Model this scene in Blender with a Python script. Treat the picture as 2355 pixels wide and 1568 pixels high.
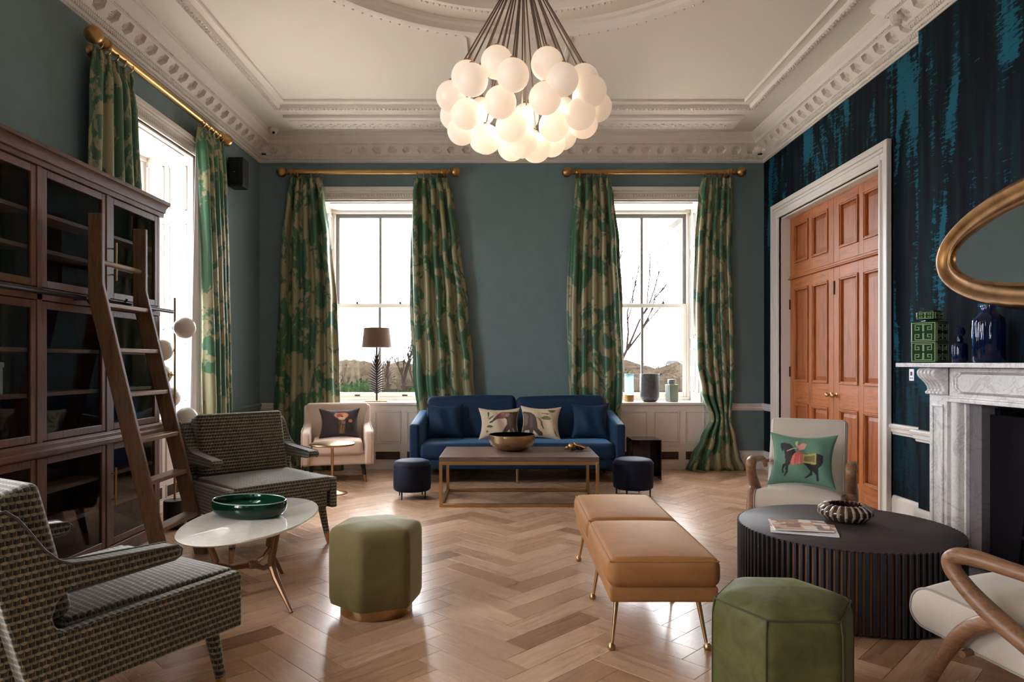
import bpy, bmesh, math, random
from mathutils import Vector, Matrix
random.seed(7)
S = bpy.context.scene
C = S.collection
for o in list(bpy.data.objects): bpy.data.objects.remove(o)
PI = math.pi; R = math.radians
sin, cos = math.sin, math.cos

# ------------------------------------------------------------------ camera
F, CX, CY, EYE = 1570.0, 1163.0, 835.0, 1.35      # focal length and vanishing point in pixels, eye height
cd = bpy.data.cameras.new('camera'); cam = bpy.data.objects.new('camera', cd); C.objects.link(cam)
cd.sensor_width = 36; cd.sensor_fit = 'HORIZONTAL'; cd.lens = 36*F/2355
cd.shift_x = (1177.5-CX)/2355; cd.shift_y = (CY-784)/2355
cd.clip_start = .05; cd.clip_end = 2000
cam.location = (0, 0, EYE); cam.rotation_euler = (PI/2, 0, 0)
S.camera = cam
def PX(px, Y): return (px-CX)*Y/F
def PZ(py, Y): return EYE-(py-CY)*Y/F

# ------------------------------------------------------------------ world: overcast sky
w = bpy.data.worlds.new('overcast_sky'); S.world = w; w.use_nodes = True
nt = w.node_tree; nt.nodes.clear()
tc = nt.nodes.new('ShaderNodeTexCoord'); sp = nt.nodes.new('ShaderNodeSeparateXYZ'); cr = nt.nodes.new('ShaderNodeValToRGB')
bg = nt.nodes.new('ShaderNodeBackground'); wo = nt.nodes.new('ShaderNodeOutputWorld')
nt.links.new(tc.outputs['Generated'], sp.inputs[0]); nt.links.new(sp.outputs[2], cr.inputs[0])
el = cr.color_ramp.elements
el[0].position = 0.0; el[0].color = (.80, .87, 1.0, 1); el[1].position = .35; el[1].color = (1.0, 1.0, 1.0, 1)
nt.links.new(cr.outputs[0], bg.inputs[0]); bg.inputs[1].default_value = 20.5
nt.links.new(bg.outputs[0], wo.inputs[0])
S.view_settings.view_transform = 'Standard'; S.view_settings.look = 'None'
S.view_settings.gamma = 1; S.view_settings.use_curve_mapping = False
S.view_settings.exposure = 0.3

# ------------------------------------------------------------------ helpers
def lin(c):
    return tuple((x/255/12.92 if x/255 <= .04045 else ((x/255+.055)/1.055)**2.4) for x in c)
class G:
    """a material's node graph"""
    def __init__(s, name):
        s.m = bpy.data.materials.new(name); s.m.use_nodes = True; s.t = s.m.node_tree; s.n = s.t.nodes
        s.b = s.n['Principled BSDF']; s.out = s.n['Material Output']
    def add(s, typ, **kw):
        n = s.n.new(typ)
        for k, v in kw.items(): setattr(n, k, v)
        return n
    def put(s, sock, v):
        if hasattr(v, 'is_linked') or hasattr(v, 'links'): s.t.links.new(v, sock)
        else:
            if isinstance(v, (tuple, list)) and len(v) == 3 and sock.type == 'RGBA': v = (*v, 1)
            sock.default_value = v
    def math(s, op, a, b=0.0, c=0.0):
        n = s.add('ShaderNodeMath', operation=op); s.put(n.inputs[0], a); s.put(n.inputs[1], b)
        if op in ('SMOOTH_MIN', 'MULTIPLY_ADD', 'COMPARE', 'WRAP'): s.put(n.inputs[2], c)
        return n.outputs[0]
    def mix(s, f, a, b):
        n = s.add('ShaderNodeMix', data_type='RGBA'); s.put(n.inputs[0], f); s.put(n.inputs[6], a); s.put(n.inputs[7], b); return n.outputs[2]
    def ramp(s, f, pts, interp='LINEAR'):
        n = s.add('ShaderNodeValToRGB'); s.put(n.inputs[0], f); e = n.color_ramp.elements; n.color_ramp.interpolation = interp
        while len(e) < len(pts): e.new(.5)
        for i, (p, c) in enumerate(pts):
            e[i].position = p; e[i].color = (*c, 1) if isinstance(c, (tuple, list)) else (c, c, c, 1)
        return n.outputs[0]
    def coords(s, which='Object', scale=(1, 1, 1)):
        n = s.add('ShaderNodeTexCoord'); m = s.add('ShaderNodeMapping'); m.inputs['Scale'].default_value = scale
        s.t.links.new(n.outputs[which], m.inputs[0]); return m.outputs[0]
    def noise(s, vec, scale=5, detail=3, rough=.5, dist=0):
        n = s.add('ShaderNodeTexNoise'); s.put(n.inputs['Vector'], vec); n.inputs['Scale'].default_value = scale
        n.inputs['Detail'].default_value = detail; n.inputs['Roughness'].default_value = rough; n.inputs['Distortion'].default_value = dist
        return n.outputs[0]
    def bump(s, h, strength=.2, dist=.01):
        n = s.add('ShaderNodeBump'); n.inputs['Strength'].default_value = strength; n.inputs['Distance'].default_value = dist
        s.put(n.inputs['Height'], h); s.t.links.new(n.outputs[0], s.b.inputs['Normal'])
    def set(s, **kw):
        for k, v in kw.items(): s.put(s.b.inputs[k.replace('_', ' ')], v)
        return s
def P(name, col, rough=.5, metal=0.0, spec=.5, var=0.0, vscale=6, bump=0.0, bscale=60, sheen=0.0, coat=0.0, emit=None, es=0.0, alpha=None, trans=0.0, ior=1.45):
    g = G(name); c = lin(col); g.set(Roughness=rough, Metallic=metal, IOR=ior); g.put(g.b.inputs['Specular IOR Level'], spec)
    if var:
        f = g.noise(g.coords(), vscale, 4); g.put(g.b.inputs['Base Color'], g.ramp(f, [(.3, tuple(x*(1-var) for x in c)), (.7, tuple(min(1, x*(1+var)) for x in c))]))
    else: g.put(g.b.inputs['Base Color'], c)
    if bump: g.bump(g.noise(g.coords(), bscale, 4), bump, .004)
    if sheen:
        g.put(g.b.inputs['Sheen Weight'], sheen); g.put(g.b.inputs['Sheen Roughness'], .35)
        g.put(g.b.inputs['Sheen Tint'], tuple(min(1, x*1.6+.12) for x in c))
    if coat: g.put(g.b.inputs['Coat Weight'], coat); g.put(g.b.inputs['Coat Roughness'], .1)
    if emit: g.put(g.b.inputs['Emission Color'], lin(emit)); g.put(g.b.inputs['Emission Strength'], es)
    if trans: g.put(g.b.inputs['Transmission Weight'], trans)
    return g.m
def wood(name, c1, c2, scale=(3, 3, 40), rough=.45, bump=.08, coords='Object', spec=.4):
    g = G(name); v = g.coords(coords, scale); f = g.noise(v, 1.6, 6, .65, .8); f2 = g.noise(v, 6.0, 3, .6)
    f = g.math('ADD', g.math('MULTIPLY', f, .7), g.math('MULTIPLY', f2, .3))
    g.put(g.b.inputs['Base Color'], g.ramp(f, [(.32, lin(c2)), (.52, lin(c1)), (.72, tuple(min(1, x*1.18) for x in lin(c1)))]))
    g.set(Roughness=rough); g.put(g.b.inputs['Specular IOR Level'], spec); g.bump(f, bump, .003); return g.m
def thin_glass(name, tint=(255, 255, 255), rough=.02, fac=None):
    g = G(name); g.n.remove(g.b)
    tr = g.add('ShaderNodeBsdfTransparent'); tr.inputs[0].default_value = (*lin(tint), 1)
    gl = g.add('ShaderNodeBsdfGlossy'); gl.inputs['Roughness'].default_value = rough
    lw = g.add('ShaderNodeLayerWeight'); lw.inputs[0].default_value = .5; mx = g.add('ShaderNodeMixShader')
    g.put(mx.inputs[0], g.math('MULTIPLY_ADD', g.math('POWER', lw.outputs['Facing'], 5.0), .7, .035)); g.t.links.new(tr.outputs[0], mx.inputs[1]); g.t.links.new(gl.outputs[0], mx.inputs[2])
    g.t.links.new(mx.outputs[0], g.out.inputs[0]); return g.m

def smooth(pts, n=5, closed=False):
    """Catmull-Rom curve through the points"""
    P_ = [Vector(p) for p in pts]; N = len(P_); out = []
    for i in range(N if closed else N-1):
        g_ = lambda k: P_[k % N] if closed else P_[max(0, min(N-1, k))]
        a, b, c, d = g_(i-1), g_(i), g_(i+1), g_(i+2)
        for j in range(n): t = j/n; out.append(.5*((2*b)+(c-a)*t+(2*a-5*b+4*c-d)*t*t+(3*b-a-3*c+d)*t**3))
    return out if closed else out+[P_[-1]]
class MB:
    """collects shapes, then links them as ONE mesh object"""
    def __init__(s): s.v = []; s.f = []
    def add(s, vs, fs):
        o = len(s.v); s.v += [tuple(p) for p in vs]; s.f += [tuple(i+o for i in f) for f in fs]; return s
    def box(s, x0, x1, y0, y1, z0, z1):
        return s.add([(x0,y0,z0),(x1,y0,z0),(x1,y1,z0),(x0,y1,z0),(x0,y0,z1),(x1,y0,z1),(x1,y1,z1),(x0,y1,z1)],
                     [(0,3,2,1),(4,5,6,7),(0,1,5,4),(1,2,6,5),(2,3,7,6),(3,0,4,7)])
    def bar(s, a, b, wx, wy, up=(0, 0, 1)):
        a, b = Vector(a), Vector(b); d = (b-a).normalized(); u = Vector(up)
        if abs(d.dot(u)) > .98: u = Vector((0, 1, 0))
        r = d.cross(u).normalized(); u = r.cross(d)
        vs = [p+r*(sx*wx/2)+u*(sy*wy/2) for p in (a, b) for sx, sy in ((-1,-1),(1,-1),(1,1),(-1,1))]
        return s.add(vs, [(0,3,2,1),(4,5,6,7),(0,1,5,4),(1,2,6,5),(2,3,7,6),(3,0,4,7)])
    def prism(s, poly, axis, a0, a1):
        n = len(poly)
        def P3(p, a): return {'x': (a, p[0], p[1]), 'y': (p[0], a, p[1]), 'z': (p[0], p[1], a)}[axis]
        vs = [P3(p, a0) for p in poly]+[P3(p, a1) for p in poly]
        return s.add(vs, [tuple(range(n))[::-1], tuple(range(n, 2*n))]+[(i, (i+1) % n, n+(i+1) % n, n+i) for i in range(n)])
    def tube(s, pts, r, seg=10, caps=True, sq=(1, 1), closed=False, up=None):
        pts = [Vector(p) for p in pts]; n = len(pts); rs = r if isinstance(r, (list, tuple)) else [r]*n
        vs = []; fs = []; prev = None
        for i, p in enumerate(pts):
            if closed: d = pts[(i+1) % n]-pts[i-1]
            else: d = pts[min(i+1, n-1)]-pts[max(i-1, 0)]
            d.normalize()
            if prev is None:
                u = Vector(up) if up else (Vector((0, 0, 1)) if abs(d.z) < .9 else Vector((1, 0, 0)))
            else: u = prev
            u = (u-d*u.dot(d)); u.normalize(); prev = u; rt = d.cross(u)
            for k in range(seg):
                a = 2*PI*k/seg; vs.append(p+u*(cos(a)*rs[i]*sq[0])+rt*(sin(a)*rs[i]*sq[1]))
        m = n if closed else n-1
        for i in range(m):
            j = (i+1) % n
            for k in range(seg):
                fs.append((i*seg+k, i*seg+(k+1) % seg, j*seg+(k+1) % seg, j*seg+k))
        if caps and not closed: fs += [tuple(range(seg))[::-1], tuple(range((n-1)*seg, n*seg))]
        return s.add(vs, fs)
    def lathe(s, prof, seg=24, c=(0, 0, 0), axis='z', sx=1, sy=1, ribs=0, ribamp=0, M=None):
        vs = []; fs = []; n = len(prof)
        for r, z in prof:
            for k in range(seg):
                a = 2*PI*k/seg; q = r*(1+(ribamp*abs(cos(ribs*a/2)) if ribs else 0)); x, y = q*cos(a)*sx, q*sin(a)*sy
                p = {'z': (x, y, z), 'x': (z, x, y), 'y': (x, z, y)}[axis]
                if M is not None: p = tuple(M @ Vector(p))
                vs.append((p[0]+c[0], p[1]+c[1], p[2]+c[2]))
        for i in range(n-1):
            for k in range(seg): fs.append((i*seg+k, i*seg+(k+1) % seg, (i+1)*seg+(k+1) % seg, (i+1)*seg+k))
        if prof[0][0] > 1e-6: fs.append(tuple(range(seg))[::-1])
        if prof[-1][0] > 1e-6: fs.append(tuple(range((n-1)*seg, n*seg)))
        return s.add(vs, fs)
    def sphere(s, c, r, seg=16, sc=(1, 1, 1)):
        k = seg//2; prof = [(max(1e-7, r*sin(PI*i/k)), -r*cos(PI*i/k)) for i in range(k+1)]
        o = len(s.v); s.lathe(prof, seg)
        for i in range(o, len(s.v)):
            p = s.v[i]; s.v[i] = (p[0]*sc[0]+c[0], p[1]*sc[1]+c[1], p[2]*sc[2]+c[2])
        return s
    def rbox(s, c, h, r, k=3, m=4, crown=(0, 0, 0), warp=None):
        """rounded box, half sizes h; crown bulges the z faces, x faces, y faces"""
        def ax(H):
            rr = min(r, H*.98); L = [-H+rr*i/k for i in range(k)]+[-H+rr+(2*H-2*rr)*i/m for i in range(m+1)]+[H-rr+rr*(i+1)/k for i in range(k)]
            return L
        A = [ax(h[0]), ax(h[1]), ax(h[2])]; idx = {}; vs = []; fs = []
        def vid(p):
            key = tuple(round(x, 6) for x in p)
            if key not in idx:
                rr = [min(r, H*.98) for H in h]
                inn = [max(-(H-q), min(H-q, x)) for x, H, q in zip(p, h, rr)]; d = Vector([x-y for x, y in zip(p, inn)])
                q = Vector(inn)+(d.normalized()*r if d.length > 1e-9 else d)
                u = [max(-1, min(1, x/H)) for x, H in zip(p, h)]
                q.z += crown[0]*(1-u[0]**2)*(1-u[1]**2)*u[2]; q.x += crown[1]*(1-u[1]**2)*(1-u[2]**2)*u[0]; q.y += crown[2]*(1-u[0]**2)*(1-u[2]**2)*u[1]
                if warp: q = Vector(warp(q))
                idx[key] = len(vs); vs.append((q.x+c[0], q.y+c[1], q.z+c[2]))
            return idx[key]
        for a in range(3):
            b, d = (a+1) % 3, (a+2) % 3
            for sg in (-1, 1):
                for i in range(len(A[b])-1):
                    for j in range(len(A[d])-1):
                        q = []
                        for ii, jj in ((i, j), (i+1, j), (i+1, j+1), (i, j+1)):
                            p = [0, 0, 0]; p[a] = sg*h[a]; p[b] = A[b][ii]; p[d] = A[d][jj]; q.append(vid(p))
                        fs.append(tuple(q) if sg > 0 else tuple(q[::-1]))
        return s.add(vs, fs)
    def grid(s, fn, nu, nv):
        vs = [fn(i/nu, j/nv) for j in range(nv+1) for i in range(nu+1)]
        return s.add(vs, [(j*(nu+1)+i, j*(nu+1)+i+1, (j+1)*(nu+1)+i+1, (j+1)*(nu+1)+i) for j in range(nv) for i in range(nu)])
    def xf(s, M):
        s.v = [tuple(M @ Vector(p)) for p in s.v]; return s
    def build(s, name, mat, parent=None, ang=35, bevel=0, seg=2, solid=0, sub=0, recalc=True, uvs=1.0):
        me = bpy.data.meshes.new(name); me.from_pydata(s.v, [], s.f)
        if recalc:
            bm = bmesh.new(); bm.from_mesh(me); bmesh.ops.recalc_face_normals(bm, faces=bm.faces); bm.to_mesh(me); bm.free()
        me.update(); uv = me.uv_layers.new(name='uv'); co = [v.co for v in me.vertices]; data = [0.0]*(2*len(me.loops))
        for p in me.polygons:
            nx, ny, nz = (abs(t) for t in p.normal)
            a, b = (0, 1) if nz >= nx and nz >= ny else ((1, 2) if nx >= ny else (0, 2))
            for li in p.loop_indices:
                q = co[me.loops[li].vertex_index]; data[2*li] = q[a]*uvs; data[2*li+1] = q[b]*uvs
        uv.data.foreach_set('uv', data)
        for mm in (mat if isinstance(mat, (list, tuple)) else [mat]): me.materials.append(mm)
        if ang: me.shade_smooth(); me.set_sharp_from_angle(angle=R(ang))
        o = bpy.data.objects.new(name, me); C.objects.link(o)
        if parent: o.parent = parent
        if solid: m = o.modifiers.new('solid', 'SOLIDIFY'); m.thickness = solid; m.offset = 0
        if bevel: m = o.modifiers.new('bevel', 'BEVEL'); m.width = bevel; m.segments = seg; m.limit_method = 'ANGLE'; m.angle_limit = R(35)
        if sub: m = o.modifiers.new('sub', 'SUBSURF'); m.levels = m.render_levels = sub
        return o
def tag(o, label, cat, group=None):
    o['label'] = label; o['category'] = cat
    if group: o['group'] = group
    return o
def thing(name, label, cat, loc=(0, 0, 0), rz=0, group=None):
    o = bpy.data.objects.new(name, None); C.objects.link(o); o.empty_display_size = .1
    o.location = loc; o.rotation_euler = (0, 0, rz); return tag(o, label, cat, group)
def struct(o, label=None):
    o['kind'] = 'structure'
    if label: o['label'] = label
    return o
def sroot(name, loc=(0, 0, 0), rz=0, label=None):
    o = bpy.data.objects.new(name, None); C.objects.link(o); o.empty_display_size = .1; o.location = loc; o.rotation_euler = (0, 0, rz); return struct(o, label)
def inst(o, parent=None, loc=None, rot=None, scale=None):
    c = o.copy(); C.objects.link(c); c.parent = parent
    if loc is not None: c.location = loc
    if rot is not None: c.rotation_euler = rot
    if scale is not None: c.scale = scale
    return c
def copy_tree(o, parent=None):
    c = o.copy(); C.objects.link(c); c.parent = parent
    for ch in list(o.children): copy_tree(ch, c)
    return c
def inpoly(p, poly):
    x, y = p; r = False; n = len(poly); j = n-1
    for i in range(n):
        xi, yi = poly[i]; xj, yj = poly[j]
        if (yi > y) != (yj > y) and x < (xj-xi)*(y-yi)/(yj-yi)+xi: r = not r
        j = i
    return r

# ------------------------------------------------------------------ materials
def m_wall():
    g = G('teal_wall_paint'); f = g.noise(g.coords('Object', (1, 1, 1)), 9, 4); c = lin((110, 131, 136))
    g.put(g.b.inputs['Base Color'], g.ramp(f, [(.3, tuple(x*.96 for x in c)), (.7, tuple(x*1.04 for x in c))])); g.set(Roughness=.7); g.put(g.b.inputs['Specular IOR Level'], .25); return g.m
def m_wallpaper():
    g = G('inky_wallpaper'); v = g.coords('Object', (1, 1, 1))
    big = g.noise(g.coords('Object', (1, 1.5, .42)), 1.7, 4, .55, .9)        # slow vertical stains
    streak = g.noise(g.coords('Object', (1, 7, .55)), 1.5, 4, .6, .2)
    dash = g.noise(g.coords('Object', (1, 9, 45)), 1.2, 3, .6, .6)            # short horizontal brush marks
    base = g.ramp(streak, [(.3, lin((8, 9, 15))), (.48, lin((12, 22, 30))), (.62, lin((16, 36, 42)))])
    pool = g.ramp(g.math('ADD', g.math('MULTIPLY', big, .75), g.math('MULTIPLY', streak, .25)), [(.565, 0.0), (.585, 1.0)])
    edge = g.ramp(g.math('ADD', g.math('MULTIPLY', big, .6), g.math('ADD', g.math('MULTIPLY', streak, .2), g.math('MULTIPLY', dash, .3))), [(.60, 0.0), (.615, 1.0)])
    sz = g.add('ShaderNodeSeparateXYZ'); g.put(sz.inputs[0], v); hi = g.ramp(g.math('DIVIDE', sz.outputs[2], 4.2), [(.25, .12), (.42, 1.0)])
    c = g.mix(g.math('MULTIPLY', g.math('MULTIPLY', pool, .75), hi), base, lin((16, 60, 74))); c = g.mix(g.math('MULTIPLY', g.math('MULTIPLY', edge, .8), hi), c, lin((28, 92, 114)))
    g.put(g.b.inputs['Base Color'], c); g.set(Roughness=.9); g.put(g.b.inputs['Specular IOR Level'], .12); return g.m
def m_plank():
    g = G('oiled_oak_planks'); oi = g.add('ShaderNodeObjectInfo'); ge = g.add('ShaderNodeNewGeometry')
    wn = g.add('ShaderNodeTexWhiteNoise', noise_dimensions='2D'); cb = g.add('ShaderNodeCombineXYZ')
    g.t.links.new(oi.outputs['Random'], cb.inputs[0]); g.t.links.new(ge.outputs['Random Per Island'], cb.inputs[1]); g.t.links.new(cb.outputs[0], wn.inputs[0])
    rnd = wn.outputs[0]
    uvn = g.add('ShaderNodeUVMap'); mp = g.add('ShaderNodeMapping'); mp.inputs['Scale'].default_value = (1.1, 14, 1); g.t.links.new(uvn.outputs[0], mp.inputs[0])
    off = g.add('ShaderNodeVectorMath', operation='ADD'); cb2 = g.add('ShaderNodeCombineXYZ'); g.t.links.new(mp.outputs[0], off.inputs[0])
    g.put(cb2.inputs[0], g.math('MULTIPLY', rnd, 57)); g.put(cb2.inputs[1], g.math('MULTIPLY', rnd, 91)); g.t.links.new(cb2.outputs[0], off.inputs[1])
    f = g.noise(off.outputs[0], 2.2, 6, .62, 1.2)
    grain = g.ramp(f, [(.30, lin((172, 138, 112))), (.5, lin((200, 168, 142))), (.72, lin((214, 186, 162)))])
    tone = g.ramp(rnd, [(0, lin((190, 172, 156))), (.12, lin((226, 214, 202))), (.6, lin((244, 238, 232))), (1, lin((255, 252, 248)))])
    mx = g.add('ShaderNodeMix', data_type='RGBA', blend_type='MULTIPLY'); mx.inputs[0].default_value = 1
    g.put(mx.inputs[6], grain); g.put(mx.inputs[7], tone); g.put(g.b.inputs['Base Color'], mx.outputs[2])
    g.put(g.b.inputs['Roughness'], g.ramp(f, [(.3, .30), (.7, .22)])); g.put(g.b.inputs['Specular IOR Level'], .5)
    g.bump(f, .05, .002); return g.m
def m_damask():
    g = G('green_gold_damask'); u = g.add('ShaderNodeUVMap'); u.uv_map = 'cloth'
    f = g.noise(u.outputs[0], 3.0, 4, .55, 1.4); f2 = g.noise(u.outputs[0], 9, 3, .6, 1.6); f3 = g.noise(u.outputs[0], 160, 2)
    s_ = g.math('ADD', g.math('MULTIPLY', f, .72), g.math('MULTIPLY', f2, .28))
    pat = g.ramp(s_, [(.485, 0.0), (.515, 1.0)])
    gold = g.mix(f3, lin((132, 127, 96)), lin((160, 155, 122))); grn = g.mix(f3, lin((44, 84, 60)), lin((60, 106, 78)))
    g.put(g.b.inputs['Base Color'], g.mix(pat, grn, gold)); g.set(Roughness=.42)
    g.put(g.b.inputs['Metallic'], g.math('MULTIPLY', pat, .15)); g.put(g.b.inputs['Sheen Weight'], .3); g.put(g.b.inputs['Sheen Tint'], lin((170, 200, 160)))
    g.bump(f3, .08, .002); return g.m
def m_block(cell=.021):
    """woven tumbling-block pattern: pale caps over dark and brown barrels"""
    g = G('tumbling_block_weave'); uv = g.add('ShaderNodeUVMap'); sx = g.add('ShaderNodeSeparateXYZ'); g.t.links.new(uv.outputs[0], sx.inputs[0])
    v = g.math('DIVIDE', sx.outputs[1], cell*1.12); row = g.math('FLOOR', v); fv = g.math('SUBTRACT', v, row)
    u = g.math('ADD', g.math('DIVIDE', sx.outputs[0], cell), g.math('MULTIPLY', g.math('MODULO', g.math('ABSOLUTE', row), 2.0), .5))
    col = g.math('FLOOR', u); fu = g.math('SUBTRACT', u, col)
    wn = g.add('ShaderNodeTexWhiteNoise', noise_dimensions='2D'); cb = g.add('ShaderNodeCombineXYZ'); g.put(cb.inputs[0], col); g.put(cb.inputs[1], row); g.t.links.new(cb.outputs[0], wn.inputs[0])
    left = g.math('LESS_THAN', fu, .5)
    body = g.mix(left, g.ramp(wn.outputs[0], [(0, lin((54, 39, 27))), (.5, lin((62, 60, 37))), (1, lin((80, 55, 34)))]), g.ramp(wn.outputs[0], [(0, lin((12, 16, 22))), (.6, lin((16, 26, 30))), (1, lin((24, 32, 22)))]))
    line = g.math('LESS_THAN', g.math('ABSOLUTE', g.math('SUBTRACT', fu, .04)), .05); body = g.mix(g.math('MULTIPLY', line, .75), body, lin((150, 146, 128)))
    dx = g.math('DIVIDE', g.math('SUBTRACT', fu, .52), .44); dy = g.math('DIVIDE', g.math('SUBTRACT', fv, .80), .24)
    cap = g.math('LESS_THAN', g.math('ADD', g.math('MULTIPLY', dx, dx), g.math('MULTIPLY', dy, dy)), 1.0)
    c = g.mix(cap, body, g.ramp(wn.outputs[0], [(0, lin((116, 110, 90))), (1, lin((150, 144, 124)))]))
    g.put(g.b.inputs['Base Color'], c); g.set(Roughness=.75); g.put(g.b.inputs['Sheen Weight'], .5); g.put(g.b.inputs['Specular IOR Level'], .2)
    g.bump(cap, .35, .003); return g.m
def m_marble(name, base, vein, rough=.25):
    g = G(name); v = g.coords('Object', (1, 1, 1)); f = g.noise(v, 3.0, 7, .7, 1.6); f2 = g.noise(v, 9, 5, .7, 2.4)
    vv = g.ramp(g.math('ABSOLUTE', g.math('SUBTRACT', f, .5)), [(0, 1.0), (.03, 0.0)]); v2 = g.ramp(g.math('ABSOLUTE', g.math('SUBTRACT', f2, .5)), [(0, .5), (.035, 0.0)])
    c = g.mix(g.math('MULTIPLY', g.math('MAXIMUM', vv, v2), .5), lin(base), lin(vein)); c = g.mix(g.math('MULTIPLY', f2, .12), c, lin(vein))
    g.put(g.b.inputs['Base Color'], c); g.set(Roughness=rough); return g.m
def m_print(name, rough=.8):
    g = G(name); a = g.add('ShaderNodeAttribute'); a.attribute_name = 'print'; f = g.noise(g.coords('Object'), 260, 2)
    mx = g.add('ShaderNodeMix', data_type='RGBA', blend_type='MULTIPLY'); mx.inputs[0].default_value = 1
    g.put(mx.inputs[6], a.outputs['Color']); g.put(mx.inputs[7], g.ramp(f, [(.3, .86), (.7, 1.0)])); g.put(g.b.inputs['Base Color'], mx.outputs[2]); g.set(Roughness=rough)
    g.put(g.b.inputs['Sheen Weight'], .15); return g.m
def m_fabric(name, c, sc=900, var=.12, sheen=.2, rough=.85):
    g = G(name); l = lin(c); f = g.noise(g.coords('Object'), sc, 2, .8); f2 = g.noise(g.coords('Object'), 5, 3)
    f = g.math('ADD', g.math('MULTIPLY', f, .7), g.math('MULTIPLY', f2, .3))
    g.put(g.b.inputs['Base Color'], g.ramp(f, [(.3, tuple(x*(1-var) for x in l)), (.7, tuple(min(1, x*(1+var)) for x in l))])); g.set(Roughness=rough); g.put(g.b.inputs['Specular IOR Level'], .15)
    g.put(g.b.inputs['Sheen Weight'], sheen); g.bump(f, .1, .001); return g.m
def m_velvet(name, c, sheen=.8, var=.18, tint=None, vs=7):
    g = G(name); l = lin(c); f = g.noise(g.coords('Object'), vs, 4, .6, 1.2)
    g.put(g.b.inputs['Base Color'], g.ramp(f, [(.3, tuple(x*(1-var) for x in l)), (.7, tuple(min(1, x*(1+var)) for x in l))])); g.set(Roughness=.65); g.put(g.b.inputs['Specular IOR Level'], .2)
    g.put(g.b.inputs['Sheen Weight'], sheen); g.put(g.b.inputs['Sheen Roughness'], .3); g.put(g.b.inputs['Sheen Tint'], lin(tint or tuple(min(255, int(x*1.5+30)) for x in c))); return g.m
def m_frost():
    g = G('frosted_glass_globe'); g.n.remove(g.b); d = g.add('ShaderNodeBsdfDiffuse'); d.inputs[0].default_value = (.86, .84, .81, 1)
    t = g.add('ShaderNodeBsdfTranslucent'); t.inputs[0].default_value = (.95, .90, .84, 1); mx = g.add('ShaderNodeMixShader'); mx.inputs[0].default_value = .5
    gl = g.add('ShaderNodeBsdfGlossy'); gl.inputs['Roughness'].default_value = .35; m2 = g.add('ShaderNodeMixShader'); m2.inputs[0].default_value = .05
    e = g.add('ShaderNodeEmission'); e.inputs[0].default_value = (1.0, .80, .64, 1); e.inputs[1].default_value = .10; ad = g.add('ShaderNodeAddShader')
    L = g.t.links.new; L(d.outputs[0], mx.inputs[1]); L(t.outputs[0], mx.inputs[2]); L(mx.outputs[0], m2.inputs[1]); L(gl.outputs[0], m2.inputs[2]); L(m2.outputs[0], ad.inputs[0]); L(e.outputs[0], ad.inputs[1]); L(ad.outputs[0], g.out.inputs[0]); return g.m
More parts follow.
